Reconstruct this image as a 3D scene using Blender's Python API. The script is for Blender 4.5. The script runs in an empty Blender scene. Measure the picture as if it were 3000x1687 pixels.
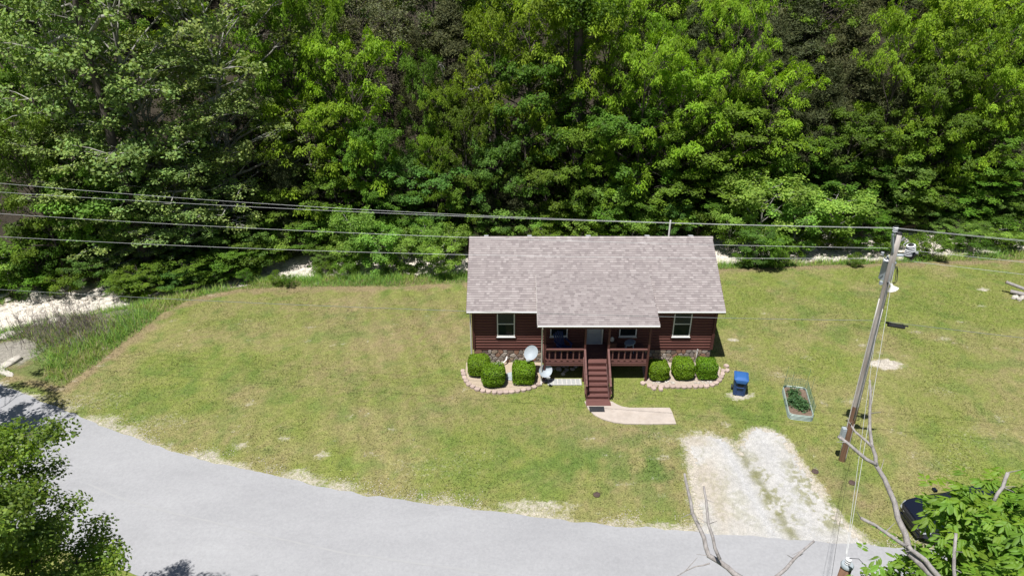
import bpy, math, random
import numpy as np
from mathutils import Vector, Matrix

# ------------------------------------------------------------------ camera, world, sun, exposure
S = bpy.context.scene
COL = S.collection
PW, PH = 3000.0, 1687.0                      # size of the photograph, for turning pixels into rays
CAM = np.array([2.266, -31.7, 22.107]); YAW, PITCH, ROLL, FPX = math.radians(-0.338), math.radians(28.896), math.radians(-0.174), 2061.6
cyw, syw, cpt, spt = math.cos(YAW), math.sin(YAW), math.cos(PITCH), math.sin(PITCH)
FWD = np.array([syw*cpt, cyw*cpt, -spt]); RGT = np.array([cyw, -syw, 0.0]); UPV = np.cross(RGT, FWD)
RGT, UPV = math.cos(ROLL)*RGT+math.sin(ROLL)*UPV, -math.sin(ROLL)*RGT+math.cos(ROLL)*UPV
cd = bpy.data.cameras.new('camera'); cam = bpy.data.objects.new('camera', cd); COL.objects.link(cam)
cam.matrix_world = Matrix(((RGT[0], UPV[0], -FWD[0], CAM[0]), (RGT[1], UPV[1], -FWD[1], CAM[1]), (RGT[2], UPV[2], -FWD[2], CAM[2]), (0, 0, 0, 1)))
cd.sensor_width = 36; cd.lens = FPX/PW*36; cd.clip_end = 2000; cd.clip_start = .1
S.camera = cam
SUN = Vector((0.21, 0.31, -1.0)).normalized()      # the way the light travels
w = bpy.data.worlds.new('World'); S.world = w; w.use_nodes = True
nt = w.node_tree; bg = nt.nodes['Background']; sky = nt.nodes.new('ShaderNodeTexSky'); sky.sky_type = 'NISHITA'; sky.sun_disc = False
sky.sun_elevation = math.asin(-SUN.z); sky.sun_rotation = math.atan2(-SUN.x, -SUN.y)
nt.links.new(sky.outputs[0], bg.inputs[0]); bg.inputs[1].default_value = 0.05
sl = bpy.data.lights.new('sun', 'SUN'); sl.energy = 5.0; sl.angle = math.radians(.53); sl.color = (1, .975, .935)
so = bpy.data.objects.new('sun', sl); COL.objects.link(so); so.rotation_euler = SUN.to_track_quat('-Z', 'Y').to_euler(); so.location = (-10, -15, 60)
S.view_settings.view_transform = 'Standard'; S.view_settings.look = 'None'; S.view_settings.gamma = 1; S.view_settings.exposure = 0.42
S.render.engine = 'CYCLES'; S.cycles.max_bounces = 6; S.cycles.diffuse_bounces = 3; S.cycles.transmission_bounces = 4; S.cycles.transparent_max_bounces = 6
S.cycles.use_denoising = True
K = 3000/2576.0                               # many positions were read off a 2576 px wide view

# ------------------------------------------------------------------ helpers
def ray(u, v):
    d = FWD+RGT*(u-PW/2)/FPX-UPV*(v-PH/2)/FPX
    return d
def at_y(u, v, y):
    d = ray(u, v); return CAM+d*((y-CAM[1])/d[1])
def at_z(u, v, z):
    d = ray(u, v); return CAM+d*((z-CAM[2])/d[2])
def at_d(u, v, depth): return CAM+ray(u, v)*depth
def proj(p):
    q = np.asarray(p, float)-CAM; z = q@FWD
    return PW/2+FPX*(q@RGT)/z, PH/2-FPX*(q@UPV)/z, z

class MB:
    def __init__(s): s.v = []; s.f = []; s.c = None
    def add(s, vs, fs):
        n = len(s.v); s.v += [tuple(float(a) for a in p) for p in vs]; s.f += [tuple(i+n for i in f) for f in fs]; return s
    def box(s, x0, x1, y0, y1, z0, z1):
        return s.add([(x0, y0, z0), (x1, y0, z0), (x1, y1, z0), (x0, y1, z0), (x0, y0, z1), (x1, y0, z1), (x1, y1, z1), (x0, y1, z1)],
                     [(0, 3, 2, 1), (4, 5, 6, 7), (0, 1, 5, 4), (1, 2, 6, 5), (2, 3, 7, 6), (3, 0, 4, 7)])
    def bbox(s, x0, x1, y0, y1, z0, z1, b=.01):      # box with its upper edges bevelled
        r = [(x0, y0, z0), (x1, y0, z0), (x1, y1, z0), (x0, y1, z0), (x0, y0, z1-b), (x1, y0, z1-b), (x1, y1, z1-b), (x0, y1, z1-b),
             (x0+b, y0+b, z1), (x1-b, y0+b, z1), (x1-b, y1-b, z1), (x0+b, y1-b, z1)]
        return s.add(r, [(0, 3, 2, 1), (0, 1, 5, 4), (1, 2, 6, 5), (2, 3, 7, 6), (3, 0, 4, 7), (4, 5, 9, 8), (5, 6, 10, 9), (6, 7, 11, 10), (7, 4, 8, 11), (8, 9, 10, 11)])
    def beam(s, a, b, w, h, up=(0, 0, 1)):           # square bar from a to b
        a = Vector(a); b = Vector(b); d = (b-a).normalized(); x = d.cross(Vector(up))
        if x.length < 1e-4: x = d.cross(Vector((0, 1, 0)))
        x.normalize(); y = x.cross(d); vs = []
        for p in (a, b):
            for sx, sy in ((-1, -1), (1, -1), (1, 1), (-1, 1)): vs.append(p+x*(sx*w/2)+y*(sy*h/2))
        return s.add(vs, [(0, 1, 2, 3), (7, 6, 5, 4), (0, 4, 5, 1), (1, 5, 6, 2), (2, 6, 7, 3), (3, 7, 4, 0)])
    def tube(s, pts, rad, n=8, cap=True):
        pts = [Vector(p) for p in pts]
        if not hasattr(rad, '__len__'): rad = [rad]*len(pts)
        ref = Vector((0.3, 0.2, 1)).normalized(); vs = []; fs = []
        d0 = (pts[-1]-pts[0]).normalized()
        if abs(d0.dot(ref)) > .9: ref = Vector((1, .13, 0)).normalized()
        for i, p in enumerate(pts):
            d = (pts[min(i+1, len(pts)-1)]-pts[max(i-1, 0)])
            d = d.normalized() if d.length > 1e-9 else d0
            x = d.cross(ref).normalized(); y = d.cross(x)
            for k in range(n):
                a = 2*math.pi*k/n; vs.append(p+(x*math.cos(a)+y*math.sin(a))*rad[i])
        for i in range(len(pts)-1):
            for k in range(n):
                k2 = (k+1) % n; fs.append((i*n+k, i*n+k2, (i+1)*n+k2, (i+1)*n+k))
        if cap: fs.append(tuple(range(n))[::-1]); fs.append(tuple((len(pts)-1)*n+k for k in range(n)))
        return s.add(vs, fs)
    def lathe(s, prof, c=(0, 0, 0), n=20, axis=(0, 0, 1), squash=1.0):    # prof: (radius, height)
        ax = Vector(axis).normalized(); x = ax.orthogonal().normalized(); y = ax.cross(x); c = Vector(c); vs = []; fs = []
        for r, z in prof:
            for k in range(n):
                a = 2*math.pi*k/n; vs.append(c+ax*z+(x*math.cos(a)+y*math.sin(a)*squash)*r)
        for i in range(len(prof)-1):
            for k in range(n): fs.append((i*n+k, i*n+(k+1) % n, (i+1)*n+(k+1) % n, (i+1)*n+k))
        if prof[0][0] > 1e-4: fs.append(tuple(range(n))[::-1])
        if prof[-1][0] > 1e-4: fs.append(tuple((len(prof)-1)*n+k for k in range(n)))
        return s.add(vs, fs)
    def prism(s, poly, axis, a, b):                  # polygon in the other two axes, extruded along axis 0/1/2
        n = len(poly); vs = []
        for t in (a, b):
            for p, q in poly: vs.append({0: (t, p, q), 1: (p, t, q), 2: (p, q, t)}[axis])
        return s.add(vs, [tuple(range(n)), tuple(range(2*n-1, n-1, -1))]+[(i, i+n, (i+1) % n+n, (i+1) % n) for i in range(n)])

def setp(o, label=None, cat=None, group=None, kind=None):
    if label: o['label'] = label
    if cat: o['category'] = cat
    if group: o['group'] = group
    if kind: o['kind'] = kind
    return o
def mesh_of(name, mb, m, smooth=False):
    me = bpy.data.meshes.new(name); me.from_pydata(mb.v, [], mb.f); me.update(); me.materials.append(m)
    if smooth:
        me.shade_smooth() if smooth is True else me.set_sharp_from_angle(angle=math.radians(smooth))
        if smooth is not True:
            me.polygons.foreach_set('use_smooth', [True]*len(me.polygons))
    return me
def fixn(me):
    import bmesh
    b = bmesh.new(); b.from_mesh(me); bmesh.ops.recalc_face_normals(b, faces=b.faces); b.to_mesh(me); b.free(); return me
def link(name, me, parent=None, loc=None, rz=None):
    o = bpy.data.objects.new(name, me); COL.objects.link(o)
    if parent: o.parent = parent
    if loc is not None: o.location = tuple(float(a) for a in loc)
    if rz is not None: o.rotation_euler = (0, 0, rz)
    return o
def obj(name, mb, m, parent=None, smooth=False, loc=None, rz=None, fix=True):
    me = mesh_of(name, mb, m, smooth)
    if fix: fixn(me)
    return link(name, me, parent, loc, rz)
def empty(name, loc, label, cat, group=None, rz=0):
    o = link(name, None, None, loc, rz); o.empty_display_size = .3; return setp(o, label, cat, group)
def npmesh(name, V, F, m, col=None, smooth=False):   # V (n,3), F (k,3 or 4)
    me = bpy.data.meshes.new(name); V = np.ascontiguousarray(V, np.float32); F = np.ascontiguousarray(F, np.int32)
    me.vertices.add(len(V)); me.vertices.foreach_set('co', V.ravel())
    k = F.shape[1]; me.loops.add(F.size); me.loops.foreach_set('vertex_index', F.ravel())
    me.polygons.add(len(F)); me.polygons.foreach_set('loop_start', np.arange(0, F.size, k, dtype=np.int32))
    if smooth: me.polygons.foreach_set('use_smooth', np.ones(len(F), bool))
    if col is not None:
        a = me.attributes.new('Col', 'FLOAT_COLOR', 'POINT'); c = np.ones((len(V), 4), np.float32); c[:, :3] = col; a.data.foreach_set('color', c.ravel())
    me.update(calc_edges=True); me.materials.append(m); return me
def copy_tree(o, parent=None):
    c = o.copy(); COL.objects.link(c); c.parent = parent
    for ch in o.children: copy_tree(ch, c)
    return c

ONES = 'first second third fourth fifth sixth seventh eighth ninth tenth eleventh twelfth thirteenth fourteenth fifteenth sixteenth seventeenth eighteenth nineteenth'.split()
def nth(i):
    if i < 19: return ONES[i]
    t = {2: 'twent', 3: 'thirt', 4: 'fort'}[(i+1)//10]; return t+'ieth' if (i+1) % 10 == 0 else t+'y-'+ONES[(i+1) % 10-1]
def number_off(objs, fmt):
    for i, o in enumerate(sorted(objs, key=lambda o: o.location.x)): o['label'] = fmt % nth(i)
# numpy value noise
_R = np.random.RandomState(7); _T = _R.rand(256, 256)
def vnoise(x, y):
    xi = np.floor(x).astype(int); yi = np.floor(y).astype(int); fx = x-xi; fy = y-yi; fx = fx*fx*(3-2*fx); fy = fy*fy*(3-2*fy)
    a = _T[xi % 256, yi % 256]; b = _T[(xi+1) % 256, yi % 256]; c = _T[xi % 256, (yi+1) % 256]; d = _T[(xi+1) % 256, (yi+1) % 256]
    return (a*(1-fx)+b*fx)*(1-fy)+(c*(1-fx)+d*fx)*fy
def fbm(x, y, s, o=4):
    t = 0; a = .5; n = 0
    for i in range(o): t = t+a*vnoise(x*s+17.3*i, y*s+5.1*i); n += a; a *= .5; s *= 2.03
    return t/n
def sstep(a, b, x): t = np.clip((x-a)/(b-a), 0, 1); return t*t*(3-2*t)

# ------------------------------------------------------------------ materials
def nodes(name):
    m = bpy.data.materials.new(name); m.use_nodes = True; n = m.node_tree; return m, n, n.nodes['Principled BSDF']
def pm(name, col, col2=None, scale=6, rough=.8, bump=0, bscale=40, metal=0, spec=.4, detail=6, stretch=None, objrand=0):
    m, n, p = nodes(name); L = n.links.new; A = n.nodes.new
    p.inputs['Roughness'].default_value = rough; p.inputs['Metallic'].default_value = metal; p.inputs['Specular IOR Level'].default_value = spec
    tc = A('ShaderNodeTexCoord'); co = tc.outputs['Object']
    if stretch:
        mp = A('ShaderNodeMapping'); mp.inputs['Scale'].default_value = stretch; L(co, mp.inputs[0]); co = mp.outputs[0]
    col2 = col2 or tuple(c*.72 for c in col)
    no = A('ShaderNodeTexNoise'); no.inputs['Scale'].default_value = scale; no.inputs['Detail'].default_value = detail; no.inputs['Roughness'].default_value = .65; L(co, no.inputs[0])
    mr = A('ShaderNodeMapRange'); mr.inputs[1].default_value = .32; mr.inputs[2].default_value = .68; L(no.outputs[0], mr.inputs[0])
    mx = A('ShaderNodeMix'); mx.data_type = 'RGBA'; mx.inputs[6].default_value = (*col, 1); mx.inputs[7].default_value = (*col2, 1); L(mr.outputs[0], mx.inputs[0])
    out = mx.outputs[2]
    if objrand:
        oi = A('ShaderNodeObjectInfo'); r2 = A('ShaderNodeMapRange'); r2.inputs[3].default_value = 1-objrand; r2.inputs[4].default_value = 1+objrand; L(oi.outputs['Random'], r2.inputs[0])
        hs = A('ShaderNodeHueSaturation'); L(r2.outputs[0], hs.inputs['Value']); L(out, hs.inputs['Color']); out = hs.outputs[0]
    L(out, p.inputs['Base Color'])
    if bump:
        n2 = A('ShaderNodeTexNoise'); n2.inputs['Scale'].default_value = bscale; n2.inputs['Detail'].default_value = 5; L(co, n2.inputs[0])
        b = A('ShaderNodeBump'); b.inputs['Strength'].default_value = bump; b.inputs['Distance'].default_value = .02; L(n2.outputs[0], b.inputs['Height']); L(b.outputs[0], p.inputs['Normal'])
    return m
def attr_mat(name, nscale=9, lo=.7, hi=1.25, rough=.95, bump=.5, bscale=30, fine=60, stones=False):
    m, n, p = nodes(name); L = n.links.new; A = n.nodes.new; p.inputs['Roughness'].default_value = rough; p.inputs['Specular IOR Level'].default_value = .15
    at = A('ShaderNodeAttribute'); at.attribute_name = 'Col'; tc = A('ShaderNodeTexCoord')
    fac = None
    for sc, a, b in ((nscale, lo, hi), (fine, .6, 1.4)):
        no = A('ShaderNodeTexNoise'); no.inputs['Scale'].default_value = sc; no.inputs['Detail'].default_value = 5; no.inputs['Roughness'].default_value = .7; L(tc.outputs['Object'], no.inputs[0])
        mr = A('ShaderNodeMapRange'); mr.inputs[1].default_value = .3; mr.inputs[2].default_value = .7; mr.inputs[3].default_value = a; mr.inputs[4].default_value = b; L(no.outputs[0], mr.inputs[0])
        if fac is None: fac = mr.outputs[0]
        else:
            mu = A('ShaderNodeMath'); mu.operation = 'MULTIPLY'; L(fac, mu.inputs[0]); L(mr.outputs[0], mu.inputs[1]); fac = mu.outputs[0]
    vm = A('ShaderNodeVectorMath'); vm.operation = 'SCALE'; L(at.outputs['Color'], vm.inputs[0]); L(fac, vm.inputs['Scale']); base = vm.outputs[0]
    if stones:
        ag = A('ShaderNodeAttribute'); ag.attribute_name = 'Gv'; ns = A('ShaderNodeTexNoise'); ns.inputs['Scale'].default_value = 5.5; ns.inputs['Detail'].default_value = 10; ns.inputs['Roughness'].default_value = .8; L(tc.outputs['Object'], ns.inputs[0])
        m1 = A('ShaderNodeMath'); m1.operation = 'MULTIPLY_ADD'; m1.inputs[1].default_value = 2.0; m1.inputs[2].default_value = -1.0; L(ns.outputs[0], m1.inputs[0]); m2 = A('ShaderNodeMath'); m2.operation = 'ADD'; L(ag.outputs['Fac'], m2.inputs[0]); L(m1.outputs[0], m2.inputs[1])
        mr = A('ShaderNodeMapRange'); mr.inputs[1].default_value = .4; mr.inputs[2].default_value = .85; L(m2.outputs[0], mr.inputs[0]); sv = A('ShaderNodeVectorMath'); sv.operation = 'SCALE'; sv.inputs[0].default_value = (.43, .39, .33); L(fac, sv.inputs['Scale'])
        mg = A('ShaderNodeMix'); mg.data_type = 'RGBA'; L(mr.outputs[0], mg.inputs[0]); L(base, mg.inputs[6]); L(sv.outputs[0], mg.inputs[7]); base = mg.outputs[2]
    L(base, p.inputs['Base Color'])
    n2 = A('ShaderNodeTexNoise'); n2.inputs['Scale'].default_value = bscale; n2.inputs['Detail'].default_value = 4; L(tc.outputs['Object'], n2.inputs[0])
    b = A('ShaderNodeBump'); b.inputs['Strength'].default_value = bump; b.inputs['Distance'].default_value = .06; L(n2.outputs[0], b.inputs['Height']); L(b.outputs[0], p.inputs['Normal'])
    return m
def leaf_mat(name, col, trans=.35, hue=.03, val=.25, gloss=.02):
    m = bpy.data.materials.new(name); m.use_nodes = True; n = m.node_tree; n.nodes.clear(); L = n.links.new; A = n.nodes.new
    at = A('ShaderNodeAttribute'); at.attribute_name = 'Col'; oi = A('ShaderNodeObjectInfo')
    mx = A('ShaderNodeMix'); mx.data_type = 'RGBA'; mx.blend_type = 'MULTIPLY'; mx.inputs[0].default_value = 1; mx.inputs[6].default_value = (*col, 1); L(at.outputs['Color'], mx.inputs[7])
    hs = A('ShaderNodeHueSaturation'); L(mx.outputs[2], hs.inputs['Color'])
    r1 = A('ShaderNodeMapRange'); r1.inputs[3].default_value = .5-hue; r1.inputs[4].default_value = .5+hue; L(oi.outputs['Random'], r1.inputs[0]); L(r1.outputs[0], hs.inputs['Hue'])
    mu = A('ShaderNodeMath'); mu.operation = 'MULTIPLY'; mu.inputs[1].default_value = 7.31; L(oi.outputs['Random'], mu.inputs[0]); fr = A('ShaderNodeMath'); fr.operation = 'FRACT'; L(mu.outputs[0], fr.inputs[0])
    r2 = A('ShaderNodeMapRange'); r2.inputs[3].default_value = 1-val; r2.inputs[4].default_value = 1+val; L(fr.outputs[0], r2.inputs[0]); L(r2.outputs[0], hs.inputs['Value'])
    d = A('ShaderNodeBsdfDiffuse'); t = A('ShaderNodeBsdfTranslucent'); g = A('ShaderNodeBsdfGlossy'); g.inputs['Roughness'].default_value = .6; g.inputs[0].default_value = (.8, .85, .8, 1)
    L(hs.outputs[0], d.inputs[0])
    tw = A('ShaderNodeMix'); tw.data_type = 'RGBA'; tw.blend_type = 'MULTIPLY'; tw.inputs[0].default_value = 1; tw.inputs[7].default_value = (1.15, 1.25, .45, 1); L(hs.outputs[0], tw.inputs[6]); L(tw.outputs[2], t.inputs[0])
    m1 = A('ShaderNodeMixShader'); m1.inputs[0].default_value = trans; L(d.outputs[0], m1.inputs[1]); L(t.outputs[0], m1.inputs[2])
    m2 = A('ShaderNodeMixShader'); m2.inputs[0].default_value = gloss; L(m1.outputs[0], m2.inputs[1]); L(g.outputs[0], m2.inputs[2])
    o = A('ShaderNodeOutputMaterial'); L(m2.outputs[0], o.inputs[0]); return m

M = {}
M['ground'] = attr_mat('ground_soil_and_turf', 4, .78, 1.2, bump=.8, bscale=14, fine=16, stones=True)
M['grass'] = leaf_mat('grass_blades', (1, 1, 1), .25, .0, .0, .02)
M['road'] = pm('weathered_asphalt', (.345, .345, .355), (.285, .285, .295), .22, .9, .5, 60, detail=14, stretch=(.6, 1.5, 1))
def speckle(m, sc, lo, hi):
    n = m.node_tree; p = n.nodes['Principled BSDF']; l = p.inputs['Base Color'].links[0].from_socket; A = n.nodes.new; tc = A('ShaderNodeTexCoord'); v = A('ShaderNodeTexNoise'); v.inputs['Scale'].default_value = sc; v.inputs['Detail'].default_value = 8; v.inputs['Roughness'].default_value = .75; n.links.new(tc.outputs['Object'], v.inputs[0])
    mr = A('ShaderNodeMapRange'); mr.inputs[1].default_value = .3; mr.inputs[2].default_value = .7; mr.inputs[3].default_value = lo; mr.inputs[4].default_value = hi; n.links.new(v.outputs[0], mr.inputs[0]); sc_ = A('ShaderNodeVectorMath'); sc_.operation = 'SCALE'; n.links.new(l, sc_.inputs[0]); n.links.new(mr.outputs[0], sc_.inputs['Scale']); n.links.new(sc_.outputs[0], p.inputs['Base Color'])
speckle(M['road'], 9, .88, 1.1)
M['gravel'] = attr_mat('pale_limestone_gravel', 5, .85, 1.12, bump=.6, bscale=35, fine=38)
M['concrete'] = pm('pink_tinted_concrete', (.47, .41, .36), (.41, .35, .30), 3, .9, .2, 60)
speckle(M['concrete'], 1.4, .82, 1.08)
M['bark'] = pm('grey_brown_bark', (.11, .09, .075), (.05, .042, .036), 9, .95, .6, 30, stretch=(1, 1, .25))
M['palebark'] = pm('pale_sycamore_bark', (.42, .41, .37), (.13, .12, .1), 2.2, .9, .3, 20, stretch=(1, 1, .4))
M['deadwood'] = pm('silvered_dead_wood', (.36, .335, .32), (.2, .18, .17), 14, .9, .6, 45, stretch=(1, 1, .3))
M['log'] = pm('red_brown_stained_log', (.138, .050, .038), (.09, .031, .024), 3, .75, .25, 25, stretch=(.25, 3, 3))
M['logdark'] = pm('red_brown_stained_trim', (.092, .031, .026), (.062, .02, .017), 3, .65, .2, 25)
M['deck'] = pm('mahogany_deck_stain', (.158, .069, .059), (.108, .046, .040), 4, .7, .2, 30, stretch=(.3, 3, 3))
M['mortar'] = pm('grey_mortar', (.2, .185, .17), (.14, .13, .12), 10, .95, .4, 50)
M['white'] = pm('white_vinyl', (.72, .71, .68), (.62, .61, .58), 2, .5)
M['offwhite'] = pm('weathered_white_plastic', (.6, .58, .54), (.48, .46, .43), 6, .6)
M['door'] = pm('white_painted_door', (.36, .375, .40), (.32, .335, .36), 2, .45)
M['metal'] = pm('galvanised_metal', (.42, .44, .46), (.33, .35, .37), 8, .45, metal=.6)
M['greypaint'] = pm('grey_painted_steel', (.36, .40, .43), (.29, .33, .36), 5, .5)
M['blind'] = pm('shaded_blind', (.09, .1, .09), (.07, .08, .07), 8, .7)
M['latt'] = pm('pale_grey_lattice', (.42, .425, .42), (.26, .27, .25), 30, .7)
M['greyplastic'] = pm('grey_plastic', (.40, .41, .42), (.34, .35, .36), 8, .6)
M['black'] = pm('black_rubber', (.02, .02, .022), (.012, .012, .013), 8, .6)
M['dish'] = pm('grey_white_dish_paint', (.36, .40, .43), (.30, .34, .37), 3, .55)
M['block'] = pm('pink_concrete_edging', (.45, .355, .31), (.33, .25, .215), 7, .9, .4, 50, objrand=.14)
M['limestone'] = pm('pale_limestone', (.55, .51, .45), (.34, .31, .27), 2.5, .9, .7, 12, objrand=.15)
M['blue'] = pm('navy_blue_cart_plastic', (.03, .068, .19), (.023, .054, .155), 4, .5, .1, 60)
M['bluelid'] = pm('bright_blue_cart_lid', (.035, .125, .36), (.03, .105, .3), 3, .42)
M['chair'] = pm('blue_plastic_chair', (.012, .03, .12), (.01, .025, .1), 4, .5)
M['bluegrey'] = pm('pale_blue_grey_plastic', (.25, .31, .38), (.2, .26, .32), 4, .5)
M['soil'] = pm('bare_garden_soil', (.2, .14, .1), (.11, .075, .055), 9, .95, .6, 25)
M['greenmetal'] = pm('green_coated_metal', (.42, .50, .45), (.35, .43, .39), 5, .45, metal=.15)
M['greenwire'] = pm('green_wire', (.06, .15, .11), (.045, .12, .085), 5, .6)
M['pole'] = pm('weathered_grey_pole_wood', (.48, .44, .41), (.23, .195, .17), 7, .9, .7, 30, stretch=(1, 1, .07))
M['polebrown'] = pm('brown_treated_pole_wood', (.24, .135, .08), (.11, .06, .038), 7, .85, .7, 30, stretch=(1, 1, .1))
M['wire'] = pm('bare_aluminium_wire', (.62, .63, .63), (.52, .53, .53), 4, .45, metal=.2)
M['cable'] = pm('grey_cable_sheath', (.2, .21, .21), (.15, .16, .16), 4, .6)
M['porcelain'] = pm('glossy_white_insulator', (.68, .69, .7), (.6, .6, .62), 4, .25)
M['terracotta'] = pm('brown_clean_out_plastic', (.09, .06, .05), (.06, .04, .035), 8, .8)
M['mat'] = pm('black_rubber_mat', (.03, .031, .035), (.02, .02, .022), 14, .85, .3, 80)
M['brownbox'] = pm('worn_brown_box', (.13, .06, .04), (.09, .04, .03), 6, .75)
M['carpaint'] = pm('black_blue_car_paint', (.008, .010, .02), (.007, .009, .017), 3, .12, spec=.7)
M['tyre'] = pm('tyre_rubber', (.02, .02, .02), (.015, .015, .015), 9, .85)
M['alloy'] = pm('alloy_rim', (.5, .5, .52), (.42, .42, .44), 4, .3, metal=.8)
M['brownlog'] = pm('cut_log_wood', (.3, .2, .14), (.19, .12, .085), 6, .9, .5, 30)
def glass(name, col, rough=.05):
    m, n, p = nodes(name); p.inputs['Base Color'].default_value = (*col, 1); p.inputs['Roughness'].default_value = rough; p.inputs['Specular IOR Level'].default_value = .8 if 'car' in name or 'lamp' in name else .2
    no = n.nodes.new('ShaderNodeTexNoise'); no.inputs['Scale'].default_value = 1.3; b = n.nodes.new('ShaderNodeBump'); b.inputs['Strength'].default_value = .05; n.links.new(no.outputs[0], b.inputs['Height']); n.links.new(b.outputs[0], p.inputs['Normal']); return m
M['glass'] = glass('dark_window_glass', (.012, .017, .018)); M['carglass'] = glass('car_glass', (.012, .015, .018), .03); M['lamp'] = glass('clear_headlamp', (.35, .37, .38), .08)
shm, shn, shp = nodes('roof_shingle'); shp.inputs['Roughness'].default_value = .92; shp.inputs['Specular IOR Level'].default_value = .15
_a = shn.nodes.new('ShaderNodeAttribute'); _a.attribute_name = 'Col'; _n = shn.nodes.new('ShaderNodeTexNoise'); _n.inputs['Scale'].default_value = 60; _n.inputs['Detail'].default_value = 4
_t = shn.nodes.new('ShaderNodeTexCoord'); shn.links.new(_t.outputs['Object'], _n.inputs[0])
_r = shn.nodes.new('ShaderNodeMapRange'); _r.inputs[1].default_value = .3; _r.inputs[2].default_value = .7; _r.inputs[3].default_value = .86; _r.inputs[4].default_value = 1.14; shn.links.new(_n.outputs[0], _r.inputs[0])
_v = shn.nodes.new('ShaderNodeVectorMath'); _v.operation = 'SCALE'; shn.links.new(_a.outputs['Color'], _v.inputs[0]); shn.links.new(_r.outputs[0], _v.inputs['Scale']); shn.links.new(_v.outputs[0], shp.inputs['Base Color'])
M['shingle'] = shm
STONE = [pm('stone_'+nm, c, tuple(a*.68 for a in c), 7, .9, .5, 30) for nm, c in (('grey', (.27, .235, .205)), ('tan', (.34, .265, .2)), ('rust', (.30, .17, .115)), ('brown', (.2, .145, .115)), ('pale', (.4, .35, .3)))]

# ------------------------------------------------------------------ terrain
CREEK = np.array([(-120, -30), (-50, -8), (-36, 2.5), (-30.5, 6.3), (-27.5, 8.2), (-23.3, 9.3), (-15.9, 12.9), (-10.3, 13.5), (-1.5, 13.9), (17.2, 15.7), (29.5, 16.5), (38.5, 17.6), (50, 19.5), (70, 21), (140, 26)], float)
def creek_d(x, y):
    x = np.asarray(x, float); y = np.asarray(y, float); best = np.full(x.shape, 1e9); sg = np.zeros(x.shape)
    for a, b in zip(CREEK[:-1], CREEK[1:]):
        d = b-a; t = np.clip(((x-a[0])*d[0]+(y-a[1])*d[1])/(d@d), 0, 1); px = x-a[0]-t*d[0]; py = y-a[1]-t*d[1]; dd = np.hypot(px, py)
        s = np.sign(d[0]*py-d[1]*px); u = dd < best; best = np.where(u, dd, best); sg = np.where(u, s, sg)
    return best*np.where(sg == 0, 1, sg)
def cwidth(x): x = np.asarray(x, float); return 1.05+1.0*sstep(-20, -29, x)+.5*sstep(12, 18, x)
def hgt(x, y):
    x = np.asarray(x, float); y = np.asarray(y, float); d = creek_d(x, y); c = cwidth(x)
    yard = -.045*np.maximum(0, y-1)
    bz = -1.35+.35*sstep(10, 18, x); near = yard+(bz-yard)*sstep(-3.6, -.8, d+c-1.05)
    hill = bz+np.maximum(0, d-c)*.35+np.maximum(0, d-c-1.5)*.26
    hill = hill+np.where(d > 3, (fbm(x, y, .12, 3)-.5)*2.0*sstep(3, 9, d), 0)
    hill = np.where(hill > 45, 45+(hill-45)*.05, hill)
    return np.where(d > 0, hill, near)
def h1(x, y): return float(hgt(np.array([x]), np.array([y]))[0])
def hit(u, v, far=120):                         # where a pixel's ray meets the ground
    d = ray(u, v); t = np.linspace(10, far, 1800); P = CAM+d[None]*t[:, None]; g = hgt(P[:, 0], P[:, 1]); i = np.argmax(P[:, 2] < g)
    return P[i]
def hitD(a, b): return hit(a*K, b*K)

LAWN = [(-24.6, -1.4), (-21.1, -2.6), (-20.3, -0.1), (-19.8, 2.9), (-19.3, 5.6), (-18.1, 7.5), (-15.9, 8.6), (-10.8, 9.0), (-5.5, 9.0), (-1.1, 9.6), (8, 10.8), (17.0, 11.8), (21.8, 12.3), (27.6, 12.7), (32.9, 13.1), (38.5, 13.3), (60, 15), (60, -60), (-24.6, -60)]
ROADN = [(-60, 14), (-40, 4.6), (-32, 1.3), (-24.7, -2.1), (-20.7, -3.9), (-17.1, -5.6), (-12.7, -7.5), (-8.1, -8.8), (-4.4, -9.8), (-1.0, -10.4), (2.1, -10.9), (5.4, -11.4), (8.7, -11.7), (11.0, -12.0), (14.8, -12.3), (17.5, -12.6), (30, -13.3), (60, -14.5), (120, -16)]
def seg_d(x, y, P, close=False):
    best = np.full(np.shape(x), 1e9); P = list(P)+([P[0]] if close else [])
    for a, b in zip(P[:-1], P[1:]):
        dx, dy = b[0]-a[0], b[1]-a[1]; t = np.clip(((x-a[0])*dx+(y-a[1])*dy)/(dx*dx+dy*dy), 0, 1); best = np.minimum(best, np.hypot(x-a[0]-t*dx, y-a[1]-t*dy))
    return best
def inside(x, y, P):
    r = np.zeros(np.shape(x), bool); j = len(P)-1
    for i in range(len(P)):
        (xi, yi), (xj, yj) = P[i], P[j]
        if yi != yj: r ^= ((yi > y) != (yj > y)) & (x < (xj-xi)*(y-yi)/(yj-yi)+xi)
        j = i
    return r
def sd(x, y, P): return seg_d(x, y, P, True)*np.where(inside(x, y, P), -1, 1)
DRIVE = [(9.7, -12.2), (9.75, -10.8), (10.1, -8.3), (10.25, -6.3), (11.5, -6.1), (12.1, -6.5), (12.4, -7.2), (12.75, -6.6), (13.2, -5.9), (13.8, -5.55), (14.5, -5.7), (14.9, -6.7), (15.0, -8.2), (15.15, -9.4), (15.5, -11.4), (16.2, -12.6)]
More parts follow.
